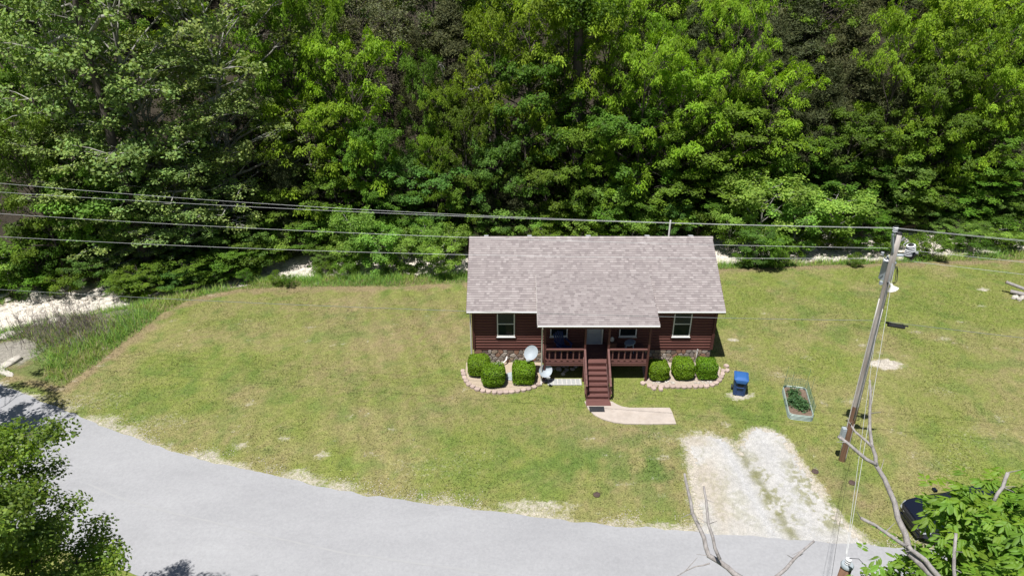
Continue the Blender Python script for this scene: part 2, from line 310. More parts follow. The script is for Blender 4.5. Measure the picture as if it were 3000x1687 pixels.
PATCH = [(22.5, -.2, .9, .45, 1.5), (14.8, 2.3, .3, .2, .9), (13.6, -2.95, .75, .36, .95), (16.4, -1.2, 1.2, .35, .5), (18.3, .4, .5, .3, .5), (32.8, 8.8, .5, .25, .9), (24.3, -2.6, .8, .5, .45), (27, 2.4, .5, .3, .6), (25.6, 3.2, .45, .2, .6), (29, 4.4, .35, .2, .7), (31.5, 6.5, .4, .2, .7),
         (9.4, -6.1, 1.2, .6, .45), (24, -6.5, 3.5, 1.5, .38), (21, -8, 2.5, 1, .4), (-10.5, -6.8, .5, .3, .8), (-6.5, -7.4, .45, .25, .8), (-1.5, -8.2, 3, 1.0, .42), (0.5, -7.4, 2, .6, .4), (-19, -3.3, 2.6, 1.0, .45), (-15.5, -5, 2.2, .7, .47), (7.3, -6.4, 1.4, .5, .35), (2.8, -10.4, 1.6, .4, .8), (-8.6, -6.2, .3, .2, .7), (10.8, -5.9, 1.2, .5, .5)]
LUSH = [(4.5, -7.5, 4.5, 2.5, .8), (8.5, -7.8, 1.6, 3, .9), (13.2, -4.2, 2.2, 1.2, .7), (12.1, -6.2, .7, .5, 1), (-14, -2.5, 5, 3, .5), (-5, -4, 4, 2.5, .35), (-10, 4, 6, 3, .25), (-.5, -5, 3, 2, .5), (24, 5, 7, 3, .35), (17, -9, 1.5, 2, .5)]
DRY = [(-3, 3, 4.5, 4, .65), (-6, -1.5, 5, 2.5, .45), (-9.5, 6.5, 7, 1.6, .6), (-1.5, -3.5, 3, 1.6, .5), (3.4, -5.2, 2.5, 1.2, .4), (16.4, -9.5, .9, 1.6, .85), (15, -1, 2.5, 1.5, .3), (30, -2, 6, 3, .4), (7.8, -5.8, 1.5, .5, .5), (5.5, -6.2, 2, .8, .35), (9.4, -9.5, .6, 2.4, .5)]
def blobs(x, y, L, wob, f=2.4, hard=.35):
    r = np.zeros(np.shape(x))
    for (cx, cy, rx, ry, a) in L:
        q = np.hypot((x-cx)/rx, (y-cy)/ry)+wob; r = np.maximum(r, a*sstep(1+hard, 1-hard, q))
    return r
def albedo(x, y, parts=False):
    n1 = fbm(x, y, .35, 4); n2 = fbm(x+40, y-9, 1.3, 4); n3 = fbm(x-5, y+77, 4.5, 3); d = creek_d(x, y); c = cwidth(x)
    g = np.array([.170, .200, .046]); dk = np.array([.082, .140, .028]); tan = np.array([.27, .215, .115]); gv = np.array([.56, .525, .465]); br = np.array([.2, .14, .095]); lit = np.array([.055, .046, .034]); wd = np.array([.12, .145, .045])
    C = g+(tan-g)*np.clip(sstep(.38, .72, n1)*.48+sstep(.48, .7, n3)*.24, 0, 1)[..., None]
    wob = (n2-.5)*1.6+(n3-.5)*1.0
    def mix(C, col, a): return C+(col-C)*np.clip(a, 0, 1)[..., None]
    C = mix(C, dk, blobs(x, y, LUSH, wob, hard=.6)*sstep(.32, .6, n2)*.85)
    C = mix(C, dk*1.1, sstep(.56, .72, n2)*.45)
    C = mix(C, tan*.88, blobs(x, y, DRY, wob, hard=.7)*(.35+.65*sstep(.3, .62, n3)))
    stripe = .5+.5*np.sin((x*1.0+y*.28+.9*np.sin(y*.16))*4.6); C = C*(1+.15*(stripe-.5)[..., None]*sstep(-16, -4, x)[..., None]*sstep(1, -2, x)[..., None])
    # stony bits showing through
    G = sstep(.62, .76, fbm(x+9, y*1.6, 1.5, 4))*.5*sstep(.45, .62, n1)
    rn = seg_d(x, y, ROADN); strip = sstep(1.1, -.2, rn+(n2-.5)*1.4+(n1-.5)*2.2)
    G = np.maximum(G, strip*.72); G = np.maximum(G, blobs(x, y, PATCH, wob*.75, hard=.6)*.85)
    dd = sd(x, y, DRIVE); G = np.maximum(G, sstep(.8, -.25, dd+wob*.3)); inl = (y < 13.5)*(d < -c-1.5); G = G*inl
    le = seg_d(x, y, LAWN[:-3]); C = mix(C, br*1.25, sstep(.7, .1, le+(n2-.5)*1.3)*.62)
    out = sstep(.15, .5, sd(x, y, LAWN))*(y > -3.5)
    C = mix(C, wd, out); C = mix(C, br, out*sstep(.5, .7, n2)*.7)
    # hillside litter and creek bed
    C = mix(C, lit*(.8), sstep(c+.6, c+2.2, d+(n2-.5)*2)); bed = sstep(c+1.0, c+.2, np.abs(d)+(n2-.5)*1.6)
    C = mix(C, np.array([.62, .565, .49]), bed); C = mix(C, np.array([.3, .26, .22]), bed*sstep(.6, .72, n3)*.6)
    C = mix(C, np.array([.3, .27, .25]), blobs(x, y, [(-26.2, .8, 1.6, 1.6, 1), (-22.8, 5.2, 1.5, .8, .8)], wob)*.8)
    south = y < -19.5; C = np.where(south[..., None], wd*.9+0*C, C)
    G = np.where(south, 0, G)
    if parts: return np.clip(C, .01, .8), G
    return np.clip(mix(C, gv*.95, sstep(.35, .7, G)), .01, .8)
xs = np.concatenate([np.linspace(-140, -36, 60)[:-1], np.arange(-36, 44, .2), np.linspace(44, 150, 60)]); ys = np.concatenate([np.linspace(-90, -20, 45)[:-1], np.arange(-20, 23, .2), np.linspace(23, 130, 80)])
GX, GY = np.meshgrid(xs, ys); GZ = hgt(GX, GY); gc, gG = albedo(GX, GY, True); nx = len(xs); ny = len(ys)
GZ = GZ+(fbm(GX, GY, .5, 3)-.5)*.09*((creek_d(GX, GY) < -1)*(GY > -20)*1.0)*np.clip(seg_d(GX, GY, [(-1, -3), (14, -3)])/4-.5, 0, 1)*sstep(.3, 2, seg_d(GX, GY, ROADN))*(~((GY < np.interp(GX, [p[0] for p in ROADN], [p[1] for p in ROADN])+.5)))*sstep(0, 1.5, sd(GX, GY, DRIVE))
I = (np.arange(ny-1)[:, None]*nx+np.arange(nx-1)[None]).ravel()
gm = npmesh('ground', np.stack([GX, GY, GZ], -1).reshape(-1, 3), np.stack([I, I+1, I+nx+1, I+nx], 1), M['ground'], gc.reshape(-1, 3), True)
_a = gm.attributes.new('Gv', 'FLOAT', 'POINT'); _a.data.foreach_set('value', gG.ravel().astype(np.float32))
setp(link('ground', gm), kind='structure')

# road: ribbon from its north edge, 5.9 m wide
def road_y(x): return np.interp(x, [p[0] for p in ROADN], [p[1] for p in ROADN])
rx = np.concatenate([np.arange(-60, -34, 1.), np.arange(-34, 36, .25), np.arange(36, 121, 2.)])
ryn = np.convolve(np.pad(road_y(rx), 4, mode='edge'), np.ones(9)/9, 'valid')
tx = np.gradient(rx); ty = np.gradient(ryn); tl = np.hypot(tx, ty); nxn, nyn = ty/tl, -tx/tl
NW = 9; V = []
for j in range(NW):
    o = 5.9*j/(NW-1); e = (fbm(rx, rx*0+j, 1.7, 3)-.5)*.22 if j in (0, NW-1) else 0
    X = rx+nxn*(o+e); Y = ryn+nyn*(o+e); V.append(np.stack([X, Y, np.where(Y > 4, 0, 0)*0+.035+.03*math.sin(math.pi*j/(NW-1))], 1))
n = len(rx); V = np.concatenate(V); I = (np.arange(NW-1)[:, None]*n+np.arange(n-1)[None]).ravel()
setp(link('road', npmesh('road', V, np.stack([I, I+n, I+n+1, I+1], 1), M['road'], None, True)), kind='structure')
# paving seam: a thin paler streak of fines along the lane join
V = []; sx = np.arange(-15, 4, .25)
for o, z in ((2.98, .0705), (3.06, .0706)):
    k_ = np.searchsorted(rx, sx); oo = o+(fbm(sx, sx*0+3, .8, 3)-.5)*.12; V.append(np.stack([rx[k_]+nxn[k_]*oo, ryn[k_]+nyn[k_]*oo, np.full(len(sx), z)], 1))
n = len(sx); I = np.arange(n-1)
setp(link('road_seam', npmesh('road_seam', np.concatenate(V), np.stack([I, I+n, I+n+1, I+1], 1), pm('pale_seam', (.335, .334, .336), (.305, .305, .312), 3, .9))), kind='structure')

# gravel driveway: irregular sheet with two wheel tracks and a weedy middle
def wobble_poly(P, step=.12, amp=.25, f=1.6):
    out = []
    for i in range(len(P)):
        a = np.array(P[i]); b = np.array(P[(i+1) % len(P)]); n = max(1, int(np.hypot(*(b-a))/step)); dirn = (b-a)/np.hypot(*(b-a)); nn = np.array([-dirn[1], dirn[0]])
        for k in range(n):
            p = a+(b-a)*k/n; out.append(p+nn*(fbm(p[0:1], p[1:2], f, 4)[0]-.5)*2*amp)
    return out
gx = np.arange(8.8, 16.8, .05); gy = np.arange(-12.9, -5.0, .05); DX, DY = np.meshgrid(gx, gy)
sdv = sd(DX, DY, DRIVE)+(fbm(DX, DY, 1.6, 4)-.5)*.7+(fbm(DX, DY, 7, 3)-.5)*.45
keep = (sdv < -.05)
tracks = np.exp(-((DX-(12.15+(DY+9)*-.12))/.3)**2)+.8*np.exp(-((DX-(13.9+(DY+9)*-.05))/.55)**2)
veg = sstep(.47, .6, fbm(DX+3, DY, 1.5, 4)*.55+fbm(DX-8, DY, 7, 4)*.45)*(sstep(12.4, 12.9, DX)*sstep(-7, -9, DY)+.35)*(1-np.clip(tracks, 0, 1))*sstep(-12.1, -11.2, DY)
dc = np.array([.435, .42, .395])*(.9+.25*fbm(DX, DY, .8, 4))[..., None]; dc = dc+(np.array([.43, .43, .435])-dc)*np.clip(tracks*.6, 0, 1)[..., None]
dc = dc+(np.array([.4, .34, .26])-dc)*(sstep(.45, .7, fbm(DX+11, DY+4, .6, 3))*sstep(12, 10.5, DX)*.6)[..., None]
dc = dc+(np.array([.19, .19, .07])-dc)*np.clip(veg*.75, 0, .7)[..., None]; mid = np.exp(-((DX-(12.45+(DY+7)*-.16))/.22)**2)*sstep(.35, .6, fbm(DX, DY+20, 3, 3))*.75; dc = dc+(np.array([.17, .17, .075])-dc)*mid[..., None]; dc = dc*(.88+.24*fbm(DX, DY, 9, 3))[..., None]
nX = len(gx); Zd = .012+.012*fbm(DX, DY, 3, 3)
q = keep[:-1, :-1] & keep[1:, :-1] & keep[:-1, 1:] & keep[1:, 1:]; ii, jj = np.nonzero(q); I = ii*nX+jj
setp(link('driveway', npmesh('driveway', np.stack([DX, DY, Zd], -1).reshape(-1, 3), np.stack([I, I+1, I+nX+1, I+nX], 1), M['gravel'], dc.reshape(-1, 3), True)), kind='structure')

# concrete walk from the steps towards the drive
WALK = [(5.72, -3.5), (7.1, -3.5), (7.3, -3.72), (7.55, -3.9), (7.9, -4.0), (9.9, -4.0), (9.95, -4.3), (9.98, -5.22), (8.6, -5.25), (7.5, -5.22), (7.0, -5.12), (6.5, -4.9), (6.1, -4.55), (5.85, -4.1)]
setp(obj('concrete_walk', MB().prism(WALK, 2, -.05, .055), M['concrete']), kind='structure')
# the two planting beds
BEDL = [(-.42, -.1), (-.42, -.9), (-.25, -1.7), (.1, -2.25), (.8, -2.62), (1.9, -2.65), (2.9, -2.38), (3.45, -1.95), (3.65, -1.5), (3.68, -.1)]
BEDR = [(9.1, -.1), (9.0, -1.9), (9.2, -2.12), (10.6, -2.15), (11.8, -2.15), (12.5, -2.05), (13.0, -1.4), (13.3, -.6), (13.1, -.05)]
M['bedgravel'] = pm('tan_pea_gravel', (.48, .40, .31), (.33, .26, .19), 34, .95, .8, 60)
setp(obj('gravel_bed_left', MB().prism(BEDL, 2, -.05, .045), M['bedgravel']), kind='structure')
M['bedmulch'] = pm('pale_rubble_bed', (.47, .40, .33), (.3, .24, .19), 18, .95, .8, 45)
setp(obj('gravel_bed_right', MB().prism(BEDR, 2, -.05, .04), M['bedmulch']), kind='structure')

# ------------------------------------------------------------------ house
random.seed(3)
W = 12.82; DH = 7.38; YR, ZR = 3.69, 5.80; OE, ZE = .46, 3.52; OS = .27; ZL = .87; ZF = 1.2
house = empty('house', (0, 0, 0), 'red-brown log-sided house with mauve-grey shingle roof and front porch', 'house')
FX0, FX1 = 3.75, 9.05        # porch between these
wall = obj('wall', MB().prism([(0.03, ZL), (DH-.03, ZL), (DH-.03, 3.5), (YR, 5.62), (.03, 3.5)], 0, .03, W-.03), M['logdark'], house)
fnd = obj('foundation', MB().box(.02, W-.02, .02, DH-.02, -.8, ZL), M['mortar'], house)
# half-round log courses, front wall (cut at the openings), then the two gable walls
OPEN = [(1.28, 2.22, 1.67, 3.2), (4.11, 5.03, 1.67, 3.2), (6.0, 6.9, 1.1, 3.25), (7.78, 8.70, 1.67, 3.2), (10.6, 11.54, 1.67, 3.2)]
def halflog(L, hgt_=.172, dep=.062, n=7):
    mb = MB(); vs = []
    prof = [(-math.sin(math.pi*k/(n-1))**.75*dep, hgt_*k/(n-1)) for k in range(n)]
    for x in (0, L): vs += [(x, p, z) for p, z in prof]
    fs = [(k, k+1, n+k+1, n+k) for k in range(n-1)]+[tuple(range(n)), tuple(range(2*n-1, n-1, -1))]
    return mb.add(vs, fs)
_logs = {}
def log_piece(L):
    k = round(L, 2)
    if k not in _logs: _logs[k] = fixn(mesh_of('log', halflog(k), M['log'], 40))
    return _logs[k]
CH = .173
for c in range(15):
    z0 = ZL+c*CH; z1 = z0+CH; cuts = [(a-.09, b+.09) for a, b, l, t in OPEN if z1 > l-.06 and z0 < t+.05]; x = .1; segs = []
    for a, b in sorted(cuts): segs.append((x, a)); x = b
    segs.append((x, W-.1))
    for a, b in segs:
        if b-a > .05: link('log', log_piece(b-a), wall, (a, .03, z0+.002))
    if z1 < 3.52:
        for xx, rz in ((.03, -math.pi/2), (W-.03, math.pi/2)):
            o = link('log', log_piece(DH-.2), wall, (xx, DH-.1 if xx < 1 else .1, z0+.002), rz)
for c in range(15, 28):
    z0 = ZL+c*CH; half = (5.62-z0-CH)/.575
    if half > .3:
        for xx, rz in ((.03, -math.pi/2), (W-.03, math.pi/2)): link('log', log_piece(round(2*half, 2)), wall, (xx, YR+half if xx < 1 else YR-half, z0+.002), rz)
for x, y in ((.02, .0), (W-.02, .0), (.02, DH), (W-.02, DH)):
    obj('corner_board', MB().bbox(x-.07, x+.07, y-.07, y+.07, ZL-.01, 3.44), M['logdark'], wall)
obj('skirt_board', MB().box(.09, W-.09, -.028, .02, ZL-.07, ZL-.004), M['logdark'], wall)
# fieldstone facing: irregular cells, clipped against each other
rs = random.Random(11)
def cells(x0, x1, z0, z1, pitch):
    pts = []
    nx_ = int((x1-x0)/pitch); nz = int((z1-z0)/(pitch*.78))
    for j in range(nz):
        for i in range(nx_): pts.append((x0+(i+.5+.5*(j % 2)*.9+rs.uniform(-.36, .36))*(x1-x0)/nx_, z0+(j+.5+rs.uniform(-.33, .33))*(z1-z0)/nz))
    out = []
    for i, (px, pz) in enumerate(pts):
        poly = [(x0, z0), (x1, z0), (x1, z1), (x0, z1)]
        for j, (qx, qz) in enumerate(pts):
            if i == j or abs(qx-px) > .9: continue
            mx, mz, nx2, nz2 = (px+qx)/2, (pz+qz)/2, qx-px, qz-pz; l = math.hypot(nx2, nz2); nx2 /= l; nz2 /= l; mx -= nx2*.014; mz -= nz2*.014; new = []
            for a, b in zip(poly, poly[1:]+poly[:1]):
                da = (a[0]-mx)*nx2+(a[1]-mz)*nz2; db = (b[0]-mx)*nx2+(b[1]-mz)*nz2
                if da <= 0: new.append(a)
                if da*db < 0: t = da/(da-db); new.append((a[0]+(b[0]-a[0])*t, a[1]+(b[1]-a[1])*t))
            poly = new
            if len(poly) < 3: break
        if len(poly) >= 3 and px > x0-.05 and px < x1+.05: out.append((px, pz, poly))
    return out
for (x0, x1) in ((.03, 3.75), (9.05, W-.03)):
    for px, pz, poly in cells(x0, x1, -.12, ZL-.075, .27):
        cx = sum(p[0] for p in poly)/len(poly); cz = sum(p[1] for p in poly)/len(poly)
        # round the corners a little: cut each corner
        P2 = []
        for a, b, c in zip(poly[-1:]+poly[:-1], poly, poly[1:]+poly[:1]):
            P2 += [(b[0]+(a[0]-b[0])*.2, b[1]+(a[1]-b[1])*.2), (b[0]+(c[0]-b[0])*.2, b[1]+(c[1]-b[1])*.2)]
        n_ = len(P2); d = rs.uniform(.03, .065); mb = MB()
        ring = lambda s, y: [(cx+(p[0]-cx)*s, y, cz+(p[1]-cz)*s) for p in P2]
        mb.add(ring(1, .03)+ring(.98, .02-d*.75)+ring(.8, .02-d), [(k, (k+1) % n_, n_+(k+1) % n_, n_+k) for k in range(n_)]+[(n_+k, n_+(k+1) % n_, 2*n_+(k+1) % n_, 2*n_+k) for k in range(n_)]+[tuple(2*n_+k for k in range(n_))])
        obj('stone', mb, rs.choices(STONE, (4, 3, 1.3, 2, 3))[0], fnd)
# windows and door
def window(x0, x1, z0, z1, muntin=False, blind=True):
    y = -.035
    fr = MB().box(x0, x1, y-.02, .03, z0, z0+.06).box(x0, x1, y-.02, .03, z1-.06, z1).box(x0, x0+.055, y-.02, .03, z0+.06, z1-.06).box(x1-.055, x1, y-.02, .03, z0+.06, z1-.06)
    f = obj('window', fr, M['white'], house); zm = z0+(z1-z0)*.51
    obj('meeting_rail', MB().box(x0+.055, x1-.055, y-.012, .02, zm-.02, zm+.025), M['white'], f)
    obj('pane', MB().box(x0+.055, x1-.055, -.012, .0, z0+.06, zm-.02), M['glass'], f); obj('pane', MB().box(x0+.055, x1-.055, -.022, -.01, zm+.025, z1-.06), M['glass'], f)
    obj('sill', MB().bbox(x0-.03, x1+.03, -.1, .0, z0-.035, z0-.002), M['white'], f)
    obj('casing', MB().box(x0-.09, x0-.004, -.05, .02, z0-.1, z1+.06).box(x1+.004, x1+.09, -.05, .02, z0-.1, z1+.06).box(x0-.004, x1+.004, -.05, .02, z0-.1, z0-.04), M['logdark'], f)
    if blind:
        mb = MB()
        for k in range(9): mb.box(x0+.07, x1-.07, -.0285, -.0225, z1-.12-k*.07, z1-.095-k*.07)
        obj('blind', mb, M['blind'], f)
    if muntin:
        mb = MB()
        for k in (1, 2): mb.box(x0+.055+(x1-x0-.11)*k/3-.012, x0+.055+(x1-x0-.11)*k/3+.012, -.034, -.024, zm+.03, z1-.06)
        obj('muntin', mb, M['white'], f)
window(1.28, 2.22, 1.67, 3.2); window(10.6, 11.54, 1.67, 3.2); window(4.11, 5.03, 1.67, 3.2); window(7.78, 8.7, 1.67, 3.2, True, False)
door = obj('door', MB().box(6.06, 6.84, -.03, .02, ZF+.03, 3.2), M['door'], house)
obj('door_frame', MB().box(5.98, 6.055, -.07, .02, ZF, 3.26).box(6.845, 6.92, -.07, .02, ZF, 3.26).box(6.055, 6.845, -.07, .02, 3.205, 3.26).box(6.055, 6.845, -.07, .02, ZF, ZF+.028), M['offwhite'], door)
for (a, b) in ((.1, .62), (.75, 1.25), (1.38, 1.85)):
    for s in (0, 1): obj('door_panel', MB().bbox(6.14+s*.34, 6.42+s*.34, -.042, -.031, ZF+a, ZF+b, .004), M['door'], door)
obj('door_handle', MB().tube([(6.13, -.1, ZF+.95), (6.13, -.03, ZF+.95)], .028, 8), M['metal'], door)

# roof: deck slabs, shingles (the nearest 300 tabs as pieces, the rest joined), fascia, gutters, ridge
roof = obj('roof', MB().add([(-OS, -OE, ZE-.03), (W+OS, -OE, ZE-.03), (W+OS, YR, ZR-.03), (-OS, YR, ZR-.03), (-OS, -OE, ZE-.16), (W+OS, -OE, ZE-.16), (W+OS, YR, ZR-.18), (-OS, YR, ZR-.18)], [(0, 1, 2, 3), (4, 7, 6, 5), (0, 4, 5, 1), (1, 5, 6, 2), (3, 2, 6, 7), (0, 3, 7, 4)]).add(
    [(-OS, DH+OE, ZE-.03), (W+OS, DH+OE, ZE-.03), (W+OS, YR+.002, ZR-.03), (-OS, YR+.002, ZR-.03), (-OS, DH+OE, ZE-.16), (W+OS, DH+OE, ZE-.16), (W+OS, YR+.002, ZR-.18), (-OS, YR+.002, ZR-.18)], [(0, 1, 2, 3), (4, 7, 6, 5), (0, 4, 5, 1), (1, 5, 6, 2), (3, 2, 6, 7), (0, 3, 7, 4)]), M['mortar'], house)
PX0, PX1 = 3.36, 9.40; PYF, PZF = -2.1, 3.69; PYT, PZT = 1.45, 4.60
proof = obj('porch_roof', MB().prism([(PYF, PZF-.03), (PYT, PZT-.03), (PYT, PZT-.2), (0, PZF-.03+(0-PYF)*(PZT-PZF)/(PYT-PYF)-.17), (PYF, PZF-.15)], 0, PX0, PX1), M['mortar'], house)
TINT = [np.array(c) for c in ((.300, .264, .258), (.272, .238, .234), (.242, .210, .208), (.330, .294, .287))]
rr = np.random.RandomState(5)
def shingle_rows(x0, x1, a, b, expo):
    """rows of tabs between the lower edge a=(y,z) and the upper edge b; yields (row, x, width, tint index, lower point, slope dir)"""
    a = np.array(a); b = np.array(b); L = np.hypot(*(b-a)); d = (b-a)/L; n = int(round(L/expo)); e = L/n; out = []
    for r in range(n):
        x = x0-rr.uniform(0, .1); run = 0
        while x < x1:
            wd_ = rr.choice([.13, .16, .2, .26, .32], p=[.25, .3, .2, .15, .1])*rr.uniform(.9, 1.1); ti = rr.choice(4, p=[.36, .3, .16, .18])
            xa, xb = max(x, x0), min(x+wd_, x1); x += wd_
            if xb-xa > .02: out.append((r, xa, xb, ti, a+d*e*r, d, e))
    return out
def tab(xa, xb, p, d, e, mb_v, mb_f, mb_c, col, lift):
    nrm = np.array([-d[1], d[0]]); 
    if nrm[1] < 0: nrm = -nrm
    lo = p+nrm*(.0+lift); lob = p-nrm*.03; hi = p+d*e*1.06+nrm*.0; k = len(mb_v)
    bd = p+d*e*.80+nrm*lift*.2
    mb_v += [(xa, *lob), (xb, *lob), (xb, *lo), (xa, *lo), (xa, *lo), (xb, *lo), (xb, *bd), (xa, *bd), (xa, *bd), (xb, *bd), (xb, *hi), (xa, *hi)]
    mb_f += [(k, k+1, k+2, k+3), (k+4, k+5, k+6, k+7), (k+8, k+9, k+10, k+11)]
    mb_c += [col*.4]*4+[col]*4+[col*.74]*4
V, F, C_ = [], [], []
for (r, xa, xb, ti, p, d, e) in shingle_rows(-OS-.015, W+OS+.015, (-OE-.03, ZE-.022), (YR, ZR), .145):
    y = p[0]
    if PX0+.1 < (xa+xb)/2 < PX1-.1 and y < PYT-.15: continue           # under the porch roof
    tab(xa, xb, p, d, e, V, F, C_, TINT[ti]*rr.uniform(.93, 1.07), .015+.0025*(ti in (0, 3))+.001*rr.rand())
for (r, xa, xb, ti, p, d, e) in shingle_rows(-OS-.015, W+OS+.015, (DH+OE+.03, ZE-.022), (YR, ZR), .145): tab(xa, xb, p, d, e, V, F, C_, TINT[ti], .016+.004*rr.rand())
PV, PF, PC, near = [], [], [], []
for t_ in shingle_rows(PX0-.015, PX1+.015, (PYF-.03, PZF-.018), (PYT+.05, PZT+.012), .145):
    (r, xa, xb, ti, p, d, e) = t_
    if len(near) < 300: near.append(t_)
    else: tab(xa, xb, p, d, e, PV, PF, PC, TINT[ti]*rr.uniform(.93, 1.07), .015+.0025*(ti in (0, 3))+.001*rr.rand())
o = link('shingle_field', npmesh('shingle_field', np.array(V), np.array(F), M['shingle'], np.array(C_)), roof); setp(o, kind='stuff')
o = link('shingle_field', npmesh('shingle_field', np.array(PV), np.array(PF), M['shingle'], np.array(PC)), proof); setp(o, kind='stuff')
_sh = {}
for (r, xa, xb, ti, p, d, e) in near:
    wq = round((xb-xa)/.03)*.03; wq = max(.03, wq); key = (round(wq, 2), ti)
    if key not in _sh:
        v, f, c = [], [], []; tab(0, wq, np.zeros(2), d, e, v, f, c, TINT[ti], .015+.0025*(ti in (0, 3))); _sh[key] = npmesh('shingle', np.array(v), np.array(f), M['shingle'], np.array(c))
    o = link('shingle', _sh[key], proof, (xa, p[0], p[1])); o.scale = ((xb-xa)/wq, 1, 1)
V, F, C_ = [], [], []      # ridge caps
x = -OS-.02; k_ = 0
while x < W+OS:
    c = TINT[rr.choice([0, 1, 3])]*rr.uniform(.9, 1.1); k = len(V); xb = min(x+.2, W+OS+.02)
    V += [(x, YR-.15, ZR-.052), (xb+.03, YR-.15, ZR-.058), (xb+.03, YR, ZR+.02), (x, YR, ZR+.028), (xb+.03, YR+.15, ZR-.058), (x, YR+.15, ZR-.052)]; F += [(k, k+1, k+2, k+3), (k+3, k+2, k+4, k+5)]; C_ += [c]*6; x += .2
o = link('ridge_cap', npmesh('ridge_cap', np.array(V), np.array(F), M['shingle'], np.array(C_)), roof); setp(o, kind='stuff')
for u in (1340+205/2.4146, 1340+510/2.4146, 1340+925/2.4146, 1340+1340/2.4146, 1340+1648/2.4146):
    p = at_y(u, 692, YR+.35); obj('roof_vent', MB().prism([(YR+.12, ZR-.12), (YR+.45, ZR-.3), (YR+.45, ZR-.1), (YR+.17, ZR-.01)], 0, p[0]-.12, p[0]+.12), M['greyplastic'], roof)
p = at_y(1340+1495/2.4146, 692, YR+.8); obj('vent_pipe', MB().tube([(p[0], YR+.8, ZR-.6), (p[0], YR+.8, ZR+.62)], .045, 10), M['white'], roof)
# fascia boards, gutters, rake trim
for n_, y0, xs_, z_ in (('gutter', -OE, (-OS, PX0-.004), ZE), ('gutter', -OE, (PX1+.004, W+OS), ZE), ('gutter', PYF, (PX0, PX1), PZF)):
    prof = [(y0-.03, z_-.03), (y0-.10, z_-.035), (y0-.11, z_-.045), (y0-.10, z_-.09), (y0-.06, z_-.10), (y0-.03, z_-.10)]
    obj(n_, MB().prism(prof, 0, *xs_), M['white'], roof if y0 > -1 else proof)
    obj('fascia', MB().box(xs_[0]+.01, xs_[1]-.01, y0-.027, y0+.0, z_-.18, z_-.035), M['logdark'], roof if y0 > -1 else proof)
for x in (-OS, W+OS):
    s = 1 if x > 0 else -1
    obj('rake_board', MB().prism([(-OE, ZE-.19), (-OE, ZE-.02), (YR, ZR-.02), (DH+OE, ZE-.02), (DH+OE, ZE-.19), (YR, ZR-.19)], 0, x+s*.003, x+s*.028), M['logdark'], roof)
for x in (PX0, PX1):
    s = 1 if x > 5 else -1
    obj('rake_board', MB().prism([(PYF, PZF-.16), (PYF, PZF-.02), (PYT, PZT-.02), (.9, PZT-.18)], 0, x+s*.003, x+s*.024), M['offwhite'] if s < 0 else M['logdark'], proof)
# soffits
obj('soffit', MB().box(-OS+.01, W+OS-.01, -OE+.01, .0, ZE-.2, ZE-.165), M['logdark'], roof)
obj('porch_ceiling', MB().box(PX0+.05, PX1-.05, PYF+.05, -.07, PZF-.24, PZF-.17), M['logdark'], proof)
obj('porch_beam', MB().box(FX0-.08, FX1+.08, -1.82, -1.68, PZF-.42, PZF-.245), M['logdark'], proof)
# downspouts
for x in (.0-.12, 3.60):
    yy = -.09 if x < 1 else -1.9
    obj('downspout', MB().tube([(x, -OE-.06 if x < 1 else PYF-.06, (ZE if x < 1 else PZF)-.14), (x, yy, (ZE if x < 1 else PZF)-.45), (x, yy, .35), (x, yy-.02, .12), (x-.02, yy-.3, .07)], .042, 6), M['offwhite'], house, smooth=40)
# porch deck, posts, railings
deck = obj('porch_deck', MB().box(FX0-.03, FX1+.03, -1.74, -.0, 1.03, 1.155), M['deck'], house)
for k in range(12):
    y0 = -1.79+k*.148; obj('deck_board', MB().bbox(FX0-.05, FX1+.05, y0, y0+.138, 1.16, ZF, .006), M['deck'], deck)
obj('rim_joist', MB().box(FX0-.04, FX1+.04, -1.775, -1.742, 1.0, 1.158), M['deck'], deck)
for k in range(9): obj('joist', MB().box(FX0+k*.65, FX0+k*.65+.04, -1.7, -.05, .92, 1.028), M['logdark'], deck)
for x in (FX0, 5.80, 7.0, FX1):
    obj('porch_post', MB().box(x-.05, x+.05, -1.80, -1.70, -.05, PZF-.42), M['logdark'], house)
obj('porch_post', MB().box(FX0-.05, FX0+.05, -.1, -.0, -.1, 1.02), M['logdark'], house)
for (a, b) in ((FX0+.055, 5.745), (7.055, FX1-.055)):
    rl = obj('railing', MB().bbox(a, b, -1.815, -1.705, 1.99, 2.03, .006), M['deck'], house)
    obj('top_rail', MB().box(a, b, -1.775, -1.74, 1.90, 1.985), M['deck'], rl); obj('bottom_rail', MB().box(a, b, -1.775, -1.74, 1.30, 1.385), M['deck'], rl)
    for k in range(6):
        x = a+(b-a)*(k+.62)/6.3; obj('baluster', MB().box(x-.033, x+.033, -1.738, -1.70, 1.22, 1.98), M['deck'], rl)
# staircase
stair = obj('staircase', MB().prism([(-1.80, 1.0), (-1.80, ZF-.06), (-3.5, .02), (-3.5, 0), (-3.2, -.05)], 0, 5.83, 5.87).prism([(-1.80, 1.0), (-1.80, ZF-.06), (-3.5, .02), (-3.5, 0), (-3.2, -.05)], 0, 6.93, 6.97), M['logdark'], house)
NST = 7
for k in range(NST):
    zt = ZF-(k+1)*ZF/(NST+.35); y0 = -1.83-(k+1)*.245
    x0, x1 = (5.80, 7.0) if k == NST-1 else (5.875, 6.925)
    for s in (0, 1): obj('tread', MB().bbox(x0, x1, y0-.02+s*.128, y0+.1+s*.128, zt-.04, zt, .006), M['deck'], stair)
    obj('riser', MB().box(x0, x1, y0+.226, y0+.245, zt+.002, zt+ZF/(NST+.35)-.042), M['logdark'], stair)
obj('riser', MB().box(5.80, 7.0, -1.83-NST*.245-.012, -1.83-NST*.245+.012, .0, ZF-NST*ZF/(NST+.35)-.042), M['deck'], stair)
